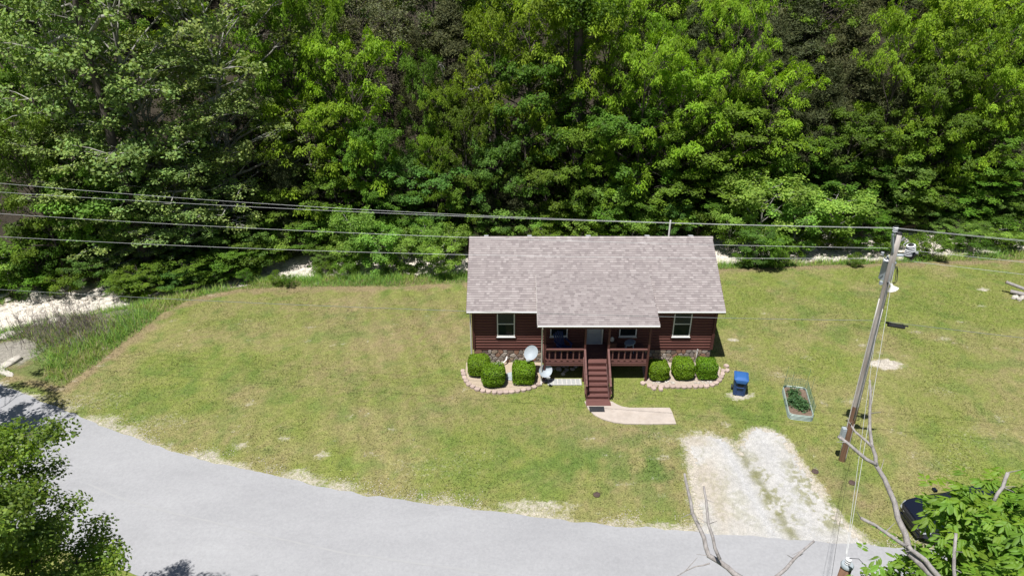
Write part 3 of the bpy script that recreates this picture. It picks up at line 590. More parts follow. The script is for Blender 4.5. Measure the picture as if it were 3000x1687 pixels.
obj('tread', MB().bbox(5.78, 7.02, -3.86, -3.559, .0, .06, .006), M['deck'], stair)
for x in (5.80, 7.0):
    s = -1 if x < 6 else 1
    obj('handrail', MB().beam((x+s*.0, -1.74, 2.07), (x+s*.0, -3.42, .90), .10, .045), M['deck'], stair)
    obj('guard_rail', MB().beam((x+s*.06, -1.83, 1.55), (x+s*.06, -3.42, .42), .03, .14), M['deck'], stair)
    obj('newel_post', MB().box(x-.045, x+.045, -3.36, -3.27, .16, .92), M['deck'], stair)
    obj('newel_post', MB().box(x-.045, x+.045, -2.62, -2.53, .45, 1.44), M['deck'], stair)

# ------------------------------------------------------------------ things on and around the house
def adirondack(loc, rz):
    t = empty('adirondack_chair', loc, 'dark blue slatted lounge chair on the porch behind the left railing', 'chair', rz=rz); m = M['chair']
    for k in range(5): obj('seat_slat', MB().beam((-.26, -.25+k*.11, .36-k*.035), (.26, -.25+k*.11, .36-k*.035), .02, .095, up=(0, 1, 0)), m, t)
    for k in range(5):
        x = -.2+k*.1; obj('back_slat', MB().beam((x, .22, .24), (x*1.25, .55, .98-abs(k-2)*.05), .085, .02, up=(0, 1, .3)), m, t)
    for s in (-1, 1):
        obj('arm', MB().box(s*.33-.06, s*.33+.06, -.38, .34, .56, .585), m, t); obj('leg', MB().box(s*.31-.02, s*.31+.02, -.33, -.24, 0, .56), m, t); obj('leg', MB().beam((s*.29, -.3, .32), (s*.29, .5, .03), .03, .1), m, t)
    return t
adirondack((4.75, -.75, ZF), math.radians(28))
t = empty('wooden_stand', (7.33, -.62, ZF), 'worn brown wooden stand with two doors by the right porch post', 'stand')
obj('cabinet', MB().box(-.22, .22, -.2, .2, .04, .52), M['brownbox'], t); obj('top', MB().bbox(-.25, .25, -.23, .23, .52, .55), M['brownbox'], t)
for s in (-1, 1): obj('door', MB().box(s*.105-.095, s*.105+.095, -.215, -.201, .08, .48), M['brownbox'], t)
for sx in (-1, 1):
    for sy in (-1, 1): obj('foot', MB().box(sx*.18-.025, sx*.18+.025, sy*.16-.025, sy*.16+.025, 0, .038), M['brownbox'], t)
t = empty('pot_on_stand', (7.33, -.62, ZF+.552), 'small grey pot with lid on the brown wooden stand', 'pot')
obj('body', MB().lathe([(.05, 0), (.10, .04), (.12, .12), (.09, .19), (.1, .2)], n=14), M['greyplastic'], t, True); obj('lid', MB().lathe([(.1, .202), (.06, .24), (.02, .25), (.02, .28), (.0, .285)], n=14), M['offwhite'], t, True)
t = empty('porch_table', (8.25, -.8, ZF), 'low pale blue-grey plastic table behind the right porch railing', 'table')
obj('table_top', MB().lathe([(.33, .56), (.36, .575), (.36, .60), (.34, .615), (.0, .61)], n=18, squash=.7), M['bluegrey'], t, 40)
for a in range(4):
    ca, sa = math.cos(math.pi/4+a*math.pi/2), math.sin(math.pi/4+a*math.pi/2); obj('leg', MB().tube([(.3*ca, .2*sa, 0), (.24*ca, .16*sa, .565)], .022, 6), M['bluegrey'], t)
# satellite dishes
def dish(name, loc, mast, R, face, label, group):
    t = empty(name, loc, label, 'satellite dish', group); ax = Vector(face).normalized(); top = Vector((0, 0, mast))
    obj('mast', MB().tube([(0, 0, 0), (0, 0, mast-.05)], .028, 8), M['greyplastic'], t, True); obj('base_plate', MB().bbox(-.1, .1, -.1, .1, 0, .012, .004), M['greyplastic'], t)
    c = top+ax*.1; prof = [(0, 0)]+[(R*k/6, .16*R*(k/6)**2*2) for k in range(1, 7)]; back = [(r, z-.012) for r, z in prof[::-1]]
    rf = obj('reflector', MB().lathe(prof+[(R*1.02, .33*R)]+back, c, 28, ax, .88), M['dish'], t, 50)
    obj('back_bracket', MB().beam(top-ax*.02, c, .12, .12), M['greyplastic'], t)
    dn = (Vector((0, 0, -1))-ax*ax.dot(Vector((0, 0, -1)))).normalized(); a = c+dn*R*.9-ax*.02; b = a+ax*(R*1.15)+dn*.1
    obj('feed_arm', MB().beam(a-dn*.3, a, .04, .04).beam(a, b, .035, .035), M['greyplastic'], t)
    hd = obj('receiver_head', MB().tube([b-ax*.02, b-ax*.1-dn*.04], .05, 10).box(b.x-.09, b.x+.09, b.y-.05, b.y+.05, b.z-.04, b.z+.04), M['greyplastic'], t)
    return t
dish('satellite_dish', (3.12, -.98, .046), 1.17, .40, (-.25, -.75, .75), 'upper larger grey-white satellite dish above the third bush', 'satellite dishes')
dish('satellite_dish', (3.78, -1.75, .046 if 0 else 0.0), .62, .37, (.18, -.72, .8), 'lower grey-white satellite dish half shaded beside the porch corner', 'satellite dishes')
t = empty('round_lid', (2.05, -1.42, .046), 'flat pale grey round lid lying between two left bushes', 'lid')
obj('disc', MB().lathe([(.34, 0), (.36, .03), (.34, .06), (.30, .07), (.28, .055), (0, .06)], n=26), M['dish'], t, 40); obj('knob', MB().lathe([(.05, .056), (.05, .08), (.0, .085)], n=10), M['dish'], t)
t = empty('drain_pipe', (1.35, -.35, .046), 'white plastic drain pipe with square cap at foundation behind left bushes', 'pipe')
obj('pipe', MB().tube([(.45, .28, .35), (.4, .05, .3), (.3, -.03, .2), (.12, -.05, .14), (-.35, -.05, .08)], .045, 8), M['white'], t, True); obj('cap', MB().bbox(-.12, .06, -.17, .02, 0, .2, .01), M['white'], t)
t = empty('standpipe', (12.05, -.12, .041), 'thin white standpipe against the stone foundation behind right bushes', 'pipe')
obj('pipe', MB().tube([(0, 0, 0), (0, 0, .82)], .025, 8), M['offwhite'], t, True); obj('elbow', MB().tube([(0, 0, .82), (0, -.03, .87), (0, -.09, .88)], .035, 8), M['offwhite'], t)
t = empty('lattice_panel', (4.83, -1.85, .012), 'flat pale grey plastic lattice panel lying before the left porch opening', 'panel')
obj('sheet', MB().bbox(-.9, .88, -.27, .27, 0, .02, .004), M['latt'], t)
for k in range(8): obj('slat', MB().bbox(-.86+k*.235, -.82+k*.235, -.26, .26, .021, .034, .003), M['offwhite'], t)
for k in range(2): obj('slat', MB().bbox(-.88, .86, -.25+k*.46, -.22+k*.46, .035, .046, .003), M['offwhite'], t)
t = empty('doormat', (6.25, -3.72-.14, .056), 'black rubber doormat at the foot of the porch steps', 'doormat')
t.location = (6.28, -4.13, .056)
obj('pad', MB().bbox(-.37, .37, -.21, .21, 0, .012, .004), M['mat'], t)
for k in range(11): obj('rib', MB().box(-.33+k*.064, -.305+k*.064, -.19, .19, .0125, .017), M['mat'], t)

# rocks
def rock_mesh(seed, sx, sy, sz, name='rock', m=None):
    import bmesh
    b = bmesh.new(); bmesh.ops.create_icosphere(b, subdivisions=2, radius=1); r = random.Random(seed); ph = [r.uniform(0, 6) for _ in range(6)]
    for v in b.verts:
        c = v.co; f = 1+.22*math.sin(3*c.x+ph[0])*math.sin(2.6*c.y+ph[1])+.14*math.sin(5*c.z+ph[2]+2*c.x)+r.uniform(-.07, .07); v.co = Vector((c.x*f*sx, c.y*f*sy, max(c.z*f, -.55)*sz))
    me = bpy.data.meshes.new(name); b.to_mesh(me); b.free(); me.materials.append(m or M['limestone']); return me
ROCKS = [rock_mesh(i, 1, 1, .7) for i in range(6)]
def rock(name, x, y, s, sz=1, label=None, cat='rock', group=None, z=None, m=None, rz=None):
    o = link(name, ROCKS[random.randrange(6)], None, (x, y, (h1(x, y) if z is None else z)+.25*s*sz), random.uniform(0, 6.3) if rz is None else rz)
    o.scale = (s, s*random.uniform(.6, .9), s*sz); return setp(o, label, cat, group)
_l = []
for k in range(16):
    _l.append(rock('rubble_stone', random.uniform(4.2, 5.6), random.uniform(-1.3, -.3), random.uniform(.08, .16), 1, 'pale rubble stone heaped in the dark under the left porch', 'stone', 'rubble under the porch', z=0))
number_off(_l, 'pale rubble stone under the left porch, %s from left')
_l = []
for k in range(26):
    x = random.uniform(9.15, 12.7); _l.append(rock('white_stone', x, random.uniform(-2.02, -1.85) if random.random() < .8 else -random.uniform(.3, .6), random.uniform(.05, .1), .9, 'small white stone in the right planting bed behind the edging', 'stone', 'white stones in the right bed', z=.04))
number_off(_l, 'small white stone behind the right bed edging, %s from left')
# scalloped edging blocks: each one a thing
def edging():
    n = 9; P = [(-.14+.28*k/(n-1), -.085-.055*math.sin(math.pi*k/(n-1))) for k in range(n)]+[(.125, .07), (.04, .085), (-.04, .085), (-.125, .07)]
    top = [(x*.9, y*.9) for x, y in P]; m_ = len(P); vs = [(x, y, -.03) for x, y in P]+[(x, y, .10) for x, y in P]+[(x, y, .115) for x, y in top]
    return MB().add(vs, [(k, (k+1) % m_, m_+(k+1) % m_, m_+k) for k in range(m_)]+[(m_+k, m_+(k+1) % m_, 2*m_+(k+1) % m_, 2*m_+k) for k in range(m_)]+[tuple(2*m_+k for k in range(m_))])
EB = fixn(mesh_of('edging_block', edging(), M['block'], 30))
def along(P, step):
    out = []; carry = 0; P = [np.array(p, float) for p in P]
    for a, b in zip(P[:-1], P[1:]):
        L = np.hypot(*(b-a)); t = carry
        while t < L: out.append((*(a+(b-a)*t/L), math.atan2(b[1]-a[1], b[0]-a[0]))); t += step
        carry = t-L
    return out
for P, side in ((BEDL[1:-1], 'left'), (BEDR[1:-1], 'right')):
    P2 = [P[0]]
    for a, b, c in zip(P[:-2], P[1:-1], P[2:]): P2 += [(b[0]*.7+a[0]*.3, b[1]*.7+a[1]*.3), (b[0]*.7+c[0]*.3, b[1]*.7+c[1]*.3)]
    P2.append(P[-1])
    for i, (x, y, a) in enumerate(along(P2, .29)):
        o = link('edging_block', EB, None, (x+math.sin(a)*.12, y-math.cos(a)*.12, random.uniform(-.015, .012)), a+random.uniform(-.22, .22)); o.scale = (random.uniform(.92, 1.12), random.uniform(.95, 1.2), 1); o.rotation_euler[0] = random.uniform(-.05, .05)
        setp(o, 'pink scalloped block, %s of the %s bed edging counted from its left end' % (nth(i), side), 'edging block', '%s bed edging blocks' % side)
for x, y, q_ in ((13.55, -.85, 'nearer to cart of two loose at right end'), (13.62, -.45, 'farther from cart of two loose at right end'), (9.35, -2.45, 'left of two loose near the porch post'), (9.7, -2.5, 'right of two loose near the porch post')):
    o = link('edging_block', EB, None, (x, y, 0), random.uniform(0, 3)); setp(o, 'pink scalloped block, '+q_, 'edging block', 'loose edging blocks')

# wheeled rubbish cart
t = empty('rubbish_cart', (13.66, -2.72, 0.0), 'blue two-wheeled rubbish cart with lid on bare stony patch', 'cart', rz=math.radians(-14))
def loft(rings, capb=True, capt=True):
    n_ = len(rings[0]); mb = MB(); fs = []
    for i in range(len(rings)-1):
        for k in range(n_): fs.append((i*n_+k, i*n_+(k+1) % n_, (i+1)*n_+(k+1) % n_, (i+1)*n_+k))
    if capb: fs.append(tuple(range(n_))[::-1])
    if capt: fs.append(tuple((len(rings)-1)*n_+k for k in range(n_)))
    return mb.add([p for r in rings for p in r], fs)
def rrect(hx, y0, y1, z, r=.06, c=5):
    P = []
    for (cx, cy, a0) in ((hx-r, y1-r, 0), (-hx+r, y1-r, 90), (-hx+r, y0+r, 180), (hx-r, y0+r, 270)):
        for k in range(c): a = math.radians(a0+90*k/(c-1)); P.append((cx+r*math.cos(a), cy+r*math.sin(a), z))
    return P
body = obj('body', loft([rrect(.29, -.27, .26, .02), rrect(.30, -.285, .29, .3), rrect(.325, -.325, .35, .85), rrect(.33, -.335, .37, .95), rrect(.345, -.355, .385, .955), rrect(.345, -.355, .385, 1.0)]), M['blue'], t, 35)
obj('grip_recess', MB().bbox(-.14, .14, -.338, -.2, .60, .73, .01), M['black'], body); obj('lift_bar', MB().tube([(-.17, -.345, .55), (.17, -.345, .55)], .022, 8), M['blue'], body)
for s in (-1, 1): obj('rib', MB().box(s*.17-.02, s*.17+.02, -.325, -.2, .08, .78), M['blue'], body)
lid = obj('lid', loft([rrect(.35, -.385, .41, 1.003), rrect(.35, -.385, .41, 1.035), rrect(.33, -.36, .39, 1.05), rrect(.27, -.28, .33, 1.07), rrect(.24, -.24, .29, 1.10), rrect(.18, -.16, .25, 1.115)]), M['bluelid'], t, 35)
obj('lid_lip', MB().prism([(-.30, 1.0), (.30, 1.0), (.22, .86), (-.22, .86)], 1, -.41, -.375), M['bluelid'], lid)
obj('handle', MB().tube([(-.27, .40, .96), (-.27, .47, .98), (.27, .47, .98), (.27, .40, .96)], .02, 8), M['blue'], t)
for s in (-1, 1):
    wv = obj('wheel', MB().tube([(s*.31, .27, .14), (s*.365, .27, .14)], .14, 18), M['tyre'], t, 40); obj('hub', MB().tube([(s*.366, .27, .14), (s*.376, .27, .14)], .08, 14), M['blue'], wv)
obj('axle', MB().tube([(-.29, .27, .14), (.29, .27, .14)], .012, 6), M['metal'], t)

# raised garden bed: corrugated rings, soil, crops, wire fence and stakes
gb = empty('raised_garden_bed', (16.28, -3.75, 0), 'rounded corrugated metal garden bed fenced with green wire, by the driveway', 'garden bed', rz=math.radians(-11))
HX, HY = .56, 1.18
rings = []
for k in range(25):
    z = .3*k/24; off = .03*math.sin(k/24*2*math.pi*4); rings.append(rrect(HX+off, -HY-off, HY+off, z, .22, 6))
obj('wall', loft(rings, False, False), M['greenmetal'], gb, True)
rim = [Vector(p) for p in rrect(HX, -HY, HY, .305, .22, 6)]; obj('rim', MB().tube(rim+[rim[0]], .018, 6, False), M['greenmetal'], gb, True)
obj('soil', MB().add(rrect(HX-.025, -HY+.025, HY-.025, .22, .2, 6), [tuple(range(24))]), M['soil'], gb)
fen = MB()
P = [Vector(p) for p in rrect(HX+.02, -HY+.3, HY+.02, .3, .2, 6)]
def wirefence(mb, path, z0, z1, nh, rad=.008):
    for k in range(nh): z = z0+(z1-z0)*k/(nh-1); mb.tube([(p[0], p[1], z) for p in path], rad, 3, False)
    acc = 0
    for a, b in zip(path[:-1], path[1:]):
        n_ = max(1, int((Vector(b[:2])-Vector(a[:2])).length/.12))
        for k in range(n_): x = a[0]+(b[0]-a[0])*k/n_; y = a[1]+(b[1]-a[1])*k/n_; mb.tube([(x, y, z0), (x+random.uniform(-.02, .02), y, z1)], rad*.8, 3, False)
wirefence(fen, [(-HX, HY-.2), (-HX+.2, HY), (HX-.2, HY), (HX, HY-.2), (HX, 0), (HX+.02, -HY+.2)], .3, .78, 6)
obj('wire_fence', fen, M['greenwire'], gb)
for x, y, z, lx in ((-HX, HY-.1, 1.5, .06), (-.2, HY, 1.15, .05), (HX-.05, HY, 1.45, .08), (HX, .3, 1.5, .05), (HX+.02, -.5, 1.0, .0), (HX+.02, -HY+.25, .85, .03)): obj('stake', MB().tube([(x, y, .02), (x+lx, y+.02, z)], .009, 5), M['greenwire'], gb)

# ------------------------------------------------------------------ utility pole, wires, guys
PB = np.array([16.95, -7.65, 0.0]); PT = at_y(2634, 684, -7.75)        # base and top of the pole (it leans a little)
def on_pole(z): t = z/PT[2]; return Vector(PB+(PT-PB)*t)
up = empty('utility_pole', PB, 'tall weathered wooden utility pole with transformer and lamp beside the driveway', 'utility pole')
L0 = Vector(PB)
def PL(p): return Vector(p)-L0
obj('shaft', MB().tube([PL(on_pole(z)) for z in (-.3, .5, 2, 4, 6, 8, 10, PT[2])], [.152, .15, .145, .14, .132, .124, .117, .112], 14), M['pole'], up, True)
obj('shaft_foot', MB().tube([PL(on_pole(z)) for z in (-.2, .6, 1.6, 3.1)], [.157, .155, .152, .1455], 14, False), M['polebrown'], up, True)
obj('cap', MB().lathe([(.12, 0), (.12, .03), (.05, .07), (0, .075)], PL(PT), 14), M['black'], up, True)
def ins(c, ax, L, r, mats=('porcelain', 'black'), n=5, parent=up, name='insulator'):
    ax = Vector(ax).normalized(); c = Vector(c); prof = []
    for k in range(n): z = L*k/n; prof += [(r*.45, z), (r, z+L/n*.35), (r*.98, z+L/n*.5), (r*.45, z+L/n*.62)]
    return obj(name, MB().lathe(prof, c, 12, ax), M[mats[0]], parent, 40)
PXP = lambda a, b, y: PL(at_y(2540+a/6.585, 650+b/6.585, y))            # read off an enlarged view of the pole head
HT = PT[2]
# top pin insulator on its bracket
a = PXP(500, 250, -7.9); b = PXP(540, 180, -7.9); obj('bracket', MB().beam(PL(on_pole(HT-.75))+Vector((-.1, -.08, 0)), a, .07, .05).beam(a, b, .09, .06), M['greypaint'], up); ins(b-Vector((0, 0, .02)), (0, 0, 1), .2, .095, n=3); obj('clamp', MB().beam(b+Vector((-.09, 0, .2)), b+Vector((.09, 0, .2)), .04, .04), M['black'], up)
# small cutout, high right
a = PXP(660, 360, -7.75); b = PXP(735, 300, -7.75); o = ins(a, b-a, (b-a).length, .055, ('greyplastic',)); obj('bracket', MB().beam(PL(on_pole(HT-.6)), a, .04, .04), M['metal'], up); obj('fuse_tube', MB().tube([PXP(800, 355, -7.75), PXP(700, 445, -7.75)], .018, 6), M['greyplastic'], up)
# side arm with the large stacked insulators
a = PL(on_pole(HT-.9)); b = PXP(790, 650, -7.85); obj('side_arm', MB().tube([a, b], .055, 8), M['greypaint'], up, True)
for (x0, y0, x1, y1, r, mm) in ((850, 560, 850, 455, .165, 'porcelain'), (790, 645, 820, 540, .15, 'porcelain')):
    p, q = PXP(x0, y0, -7.9), PXP(x1, y1, -7.9); ins(p, q-p, (q-p).length+.04, r, (mm,), 4); obj('insulator_core', MB().tube([p-(q-p)*.25, q+(q-p)*.15], r*.62, 10), M['black'], up, True)
p, q = PXP(800, 690, -7.85), PXP(905, 580, -7.85); obj('arrester', MB().tube([p, q], .14, 10), M['black'], up, True); obj('fuse_tube', MB().tube([PXP(960, 600, -7.9), PXP(850, 750, -7.9)], .018, 6), M['offwhite'], up); obj('terminal', MB().bbox(*(lambda c: (c.x-.09, c.x+.09, c.y-.03, c.y+.03, c.z-.03, c.z+.04))(PXP(940, 600, -7.9))), M['greyplastic'], up)
# left bracket insulator
p = PXP(290, 640, -7.7); ins(p, (0, 0, 1), .14, .06, ('greyplastic',), 3); obj('bracket', MB().beam(p, PXP(380, 735, -7.75), .035, .035), M['metal'], up)
# transformer behind the pole
tz = PXP(440, 760, -7.35); tr = obj('transformer', MB().lathe([(.20, -.78), (.235, -.76), (.235, -.03), (.245, -.02), (.245, .0), (.2, .05), (0, .07)], tz, 20), M['greypaint'], up, 45)
for s in (-.1, .12): ins(tz+Vector((s, .02, .05)), (s, 0, 1), .2, .045, ('greypaint',), 3, tr, 'bushing')
obj('tank_bracket', MB().box(tz.x-.08, tz.x+.08, tz.y-.30, tz.y-.2, tz.z-.2, tz.z-.1).box(tz.x-.08, tz.x+.08, tz.y-.30, tz.y-.2, tz.z-.65, tz.z-.55), M['metal'], tr); obj('wire_lid', MB().lathe([(.13, 0), (.11, .05), (0, .07)], PXP(375, 745, -7.55), 14), M['porcelain'], tr, True)
for k, (x0, x1) in enumerate(((545, 490), (565, 505), (580, 450))):
    a_, b_ = PXP(x0, 860, -7.5), PXP(x1, 1160+k*15, -7.75); mid = (a_+b_)/2+Vector((.13+.03*k, 0, -.28)); obj('drip_loop', MB().tube([a_, a_*.7+mid*.3+Vector((.04, 0, 0)), mid, b_*.6+mid*.4+Vector((.02, 0, -.06)), b_], .012, 6), M['black'], up, True)
# lamp
a = PL(on_pole(HT-2.6)); c = PXP(470, 1215, -8.1); obj('lamp_arm', MB().tube([PXP(385, 1155, -7.8), PXP(430, 1165, -8.0), c], .02, 8), M['metal'], up, True)
sh = obj('lamp_shade', MB().lathe([(.05, -.04), (.055, .05), (.08, .08), (.19, .20), (.2, .21), (.185, .20), (.05, .07)], c, 20, (.45, -.25, -.86)), M['white'], up, 50); obj('lamp_lens', MB().lathe([(.183, .205), (.12, .24), (0, .25)], c, 18, (.45, -.25, -.86)), M['greyplastic'], sh, True)
obj('photocell_box', MB().bbox(*(lambda c: (c.x-.05, c.x+.05, c.y-.05, c.y+.05, c.z-.07, c.z+.07))(PXP(270, 1175, -7.75))), M['greypaint'], up)
# conduits, ground wire, meter box
def strip(off, z0, z1, r, m, name='conduit'):
    obj(name, MB().tube([PL(on_pole(z))+Vector(off)*(1-.018*z) for z in np.linspace(z0, z1, 8)], r, 6), M[m], up, True)
strip((-.165, -.02, 0), .05, HT-2.8, .022, 'offwhite'); strip((-.03, -.165, 0), 2.5, HT-1.2, .025, 'cable'); strip((.06, -.155, 0), .0, 2.2, .014, 'offwhite'); strip((.03, -.162, 0), 2.4, HT-3.2, .012, 'white', 'ground_wire')
mb_ = PL(on_pole(1.55)); bx = obj('meter_box', MB().bbox(mb_.x-.34, mb_.x-.17, mb_.y-.11, mb_.y+.09, mb_.z-.33, mb_.z+.33, .02), M['greypaint'], up); obj('box_door', MB().bbox(mb_.x-.325, mb_.x-.185, mb_.y-.122, mb_.y-.111, mb_.z-.3, mb_.z+.24, .004), M['greypaint'], bx)

# wires run in the vertical plane through the pole along this line
WS = -.132
def wire_pt(u, v):                       # pixel -> point in that plane
    d = ray(u, v); k = (PB[1]+WS*(CAM[0]-PB[0])-CAM[1])/(d[1]-WS*d[0]); return CAM+d*k
def wire(name, label, pts, r, m, cat='wire', group=None, sag=0, n=40):
    P = []
    for a, b in zip(pts[:-1], pts[1:]):
        a = Vector(a); b = Vector(b)
        for k in range(n): t = k/n; P.append(a.lerp(b, t)-Vector((0, 0, 4*sag*t*(1-t))))
    P.append(Vector(pts[-1])); o = obj(name, MB().tube(P, r, 5), M[m], None, True); return setp(o, label, cat, group)
def fitwire(pL, pM, pP, pR=None):
    """left edge, middle and pole pixels -> a sagging curve from a far pole on the left to one on the right"""
    A, B, C = wire_pt(*pL), wire_pt(*pM), wire_pt(*pP); x = np.array([A[0], B[0], C[0]]); z = np.array([A[2], B[2], C[2]]); q = np.polyfit(x, z, 2); q[0] = max(q[0], .0006)
    xx = np.linspace(-34, C[0], 60); out = [(X, PB[1]+WS*(X-PB[0]), q[0]*(X-C[0])**2+(2*q[0]*C[0]+q[1])*(X-C[0])+C[2]) for X in xx]
    return out
def right_of(C, px):
    d = ray(*px); k = (PB[1]+WS*(CAM[0]-PB[0])-CAM[1])/(d[1]-WS*d[0]); p = CAM+d*k; sl = (p[2]-C[2])/(p[0]-C[0]); e = 46.0
    return [(C[0]+(e-C[0])*t, PB[1]+WS*(C[0]+(e-C[0])*t-PB[0]), C[2]+sl*(e-C[0])*t+.0009*((e-C[0])*t)*((e-C[0])*t-(p[0]-C[0]))) for t in np.linspace(0, 1, 24)[1:]]
WIRES = [('power_line', 'uppermost bare power line, nearest the forest, crossing the whole picture', [(0, 537), (1374, 630), (2618, 667)], (3000, 704), .0055, 'wire'),
         ('power_line', 'second bare power line, just below the uppermost one', [(0, 563), (1374, 634.5), (2620, 669)], (3000, 707), .0055, 'wire'),
         ('power_line', 'third bare power line, crossing the ridge of the house roof', [(0, 626), (1374, 696), (2611, 727)], (3000, 768), .006, 'wire'),
         ('power_line', 'fourth bare power line, crossing the upper roof shingles', [(0, 693), (1374, 746.5), (2600, 757)], (3000, 804), .006, 'wire'),
         ('communication_cable', 'lowest and thickest grey cable, crossing the house eaves', [(0, 848), (1374, 911.5), (2572, 939)], (3000, 990), .010, 'cable')]
ENDL, ENDR = [], []
for nm, lab, (a, b, c), r_, rad, m in WIRES:
    L = fitwire(a, b, c); R = right_of(L[-1], r_); ENDL.append(L[0]); ENDR.append(R[-1])
    setp(obj(nm, MB().tube([Vector(p) for p in L+R], rad, 5), M[m], None, True), lab, 'wire', 'overhead lines')
for E_, lab in ((ENDL, 'next wooden utility pole along the road beyond the left side'), (ENDR, 'next wooden utility pole along the road beyond the right side')):
    top = max(e[2] for e in E_)+.2; x, y = E_[0][0], E_[0][1]; t = empty('utility_pole', (x, y, 0), lab, 'utility pole')
    obj('shaft', MB().tube([(0, .16, -.3), (0, .16, top)], [.15, .11], 12), M['pole'], t, True)
    for e in E_[:4]: obj('insulator', MB().lathe([(.03, -.12), (.06, -.08), (.06, -.02), (.03, 0)], (0, 0, e[2]-.01), 10), M['porcelain'], t, True); obj('bracket', MB().beam((0, .1, e[2]-.12), (0, 0, e[2]-.12), .04, .04), M['metal'], t)
# splice closure hanging from the cable
a, b = Vector(wire_pt(2603, 945)), Vector(wire_pt(2652, 953)); d = (b-a).normalized()
t = empty('splice_closure', (a+b)/2-Vector((0, 0, .09)), 'black splice closure slung under the lowest cable right of the pole', 'cable closure'); c0 = Vector(t.location)
obj('case', MB().tube([a-c0-Vector((0, 0, .1)), b-c0-Vector((0, 0, .1))], .07, 10), M['black'], t, 40); obj('saddle', MB().tube([a-c0-d*.1-Vector((0, 0, .02)), b-c0+d*.12-Vector((0, 0, .02))], .035, 8), M['black'], t, 40)
for s in (.12, .88):
    p = (a+(b-a)*s)-c0; obj('strap', MB().box(p.x-.015, p.x+.015, p.y-.05, p.y+.05, p.z-.12, p.z+.01), M['black'], t)

# stub pole across the road with span guys
st = at_d(2482, 1655, 18.0); sp = empty('stub_pole', (st[0], st[1], 0), 'short reddish wooden guy pole with metal cap, at the bottom edge right', 'pole'); SZ = st[2]
obj('shaft', MB().tube([(-.1, -.02, -.3), (-.05, 0, 2.5), (0, 0, SZ)], [.18, .16, .135], 14), M['polebrown'], sp, True)
obj('cap', MB().lathe([(.155, -.03), (.16, .02), (.14, .05), (0, .06)], (0, 0, SZ), 18), M['greypaint'], sp, 40); ins((-.01, .0, SZ+.06), (0, 0, 1), .2, .075, ('porcelain',), 3, sp)
obj('guy_bolt', MB().beam((0, .13, SZ-.25), (0, .19, SZ-.25), .05, .09), M['metal'], sp); obj('jumper_wire', MB().tube([(0, 0, SZ+.26), (.25, .02, SZ+.22), (.5, 0, SZ-.05), (.62, -.05, SZ-.5), (.6, -.1, SZ-1.3), (.35, -.1, SZ-2.5), (.1, -.12, SZ-4)], .008, 5), M['black'], sp, True)
wire('guy_wire', 'left of two pale guy wires from utility pole to stub pole', [on_pole(HT-4.4)+Vector((.0, -.14, 0)), (st[0]-.02, st[1]+.15, SZ+.24)], .0065, 'wire', 'wire', 'span guys', .02, 12)
wire('guy_wire', 'right of two pale guy wires from utility pole to stub pole', [on_pole(HT-1.3)+Vector((.06, -.12, 0)), (st[0]+.06, st[1]+.17, SZ-.15)], .0065, 'wire', 'wire', 'span guys', .02, 12)
wire('service_wire', 'thin black wire dropping from the splice closure past the stub pole', [Vector(wire_pt(2610, 962)), Vector(at_z(2493, 1330, 2.5)), Vector(at_d(2436, 1690, 17.5))], .0045, 'black', 'wire', None, .1, 14)

# clean-out caps in the lawn
for (a, b, lab) in ((2050, 1188, 'small round brown cap in grass at the driveway right edge'), (2143, 1215, 'small round brown cap in grass under the guy wires'), (1501, 1246, 'small round brown cap in grass near the road below the walk')):
    p = hitD(a, b); t = empty('clean_out_cap', (p[0], p[1], h1(p[0], p[1])), lab, 'cap', 'lawn caps'); obj('ring', MB().lathe([(.15, -.03), (.15, .035), (.12, .04), (.115, .03)], (0, 0, 0), 18), M['terracotta'], t, 40); obj('plug', MB().lathe([(.114, .0), (.114, .032), (0, .036)], (0, 0, 0), 18), M['terracotta'], t, 40)

# ------------------------------------------------------------------ dark car at the right, nose to the left
car = empty('car', (20.2, -11.4, .0), 'black car parked nose-left on the grass, half hidden by leaves', 'car', rz=math.radians(186))
def csec(x, hw, zb, zs, hwr, zr):       # cross-section: half width, bottom, shoulder, roof half width and height
    return [(x, -hw*.86, zb), (x, -hw, zb+.14), (x, -hw*1.0, zs-.12), (x, -hw*.94, zs), (x, -hwr, zr), (x, 0, zr+.025), (x, hwr, zr), (x, hw*.94, zs), (x, hw, zs-.12), (x, hw, zb+.14), (x, hw*.86, zb)]
secs = [csec(2.30, .60, .32, .60, .5, .62), csec(2.22, .76, .24, .72, .6, .75), csec(2.0, .86, .2, .80, .66, .84), csec(1.5, .90, .19, .88, .68, .92), csec(.95, .91, .19, .95, .68, 1.0), csec(.90, .91, .19, .96, .69, 1.02),
        csec(.15, .92, .19, .98, .60, 1.44), csec(-.4, .92, .19, .99, .60, 1.50), csec(-1.2, .92, .19, 1.0, .58, 1.46), csec(-1.85, .90, .2, 1.0, .60, 1.12), csec(-2.2, .86, .24, .97, .66, 1.02), csec(-2.38, .70, .34, .85, .55, .88)]
rings = [list(reversed(s)) for s in secs]; cb = obj('body', loft(rings), M['carpaint'], car, 32)
def lerp3(a, b, t): return tuple(a[i]+(b[i]-a[i])*t for i in range(3))
def pane_between(i, j, ka, kb, parent, nm='window', ins_=.06, push=.012):
    A, B, C, D_ = [Vector(p) for p in (secs[i][ka], secs[j][ka], secs[j][kb], secs[i][kb])]; c = (A+B+C+D_)/4; n_ = (B-A).cross(D_-A).normalized()
    if n_.dot(c-Vector((c.x*.6, 0, .6))) < 0: n_ = -n_
    v = [p+(c-p)*ins_+n_*push for p in (A, B, C, D_)]; v2 = [p-n_*.03 for p in v]; return obj(nm, MB().add(v+v2, [(0, 1, 2, 3), (7, 6, 5, 4), (0, 4, 5, 1), (1, 5, 6, 2), (2, 6, 7, 3), (3, 7, 4, 0)]), M['carglass'], parent)
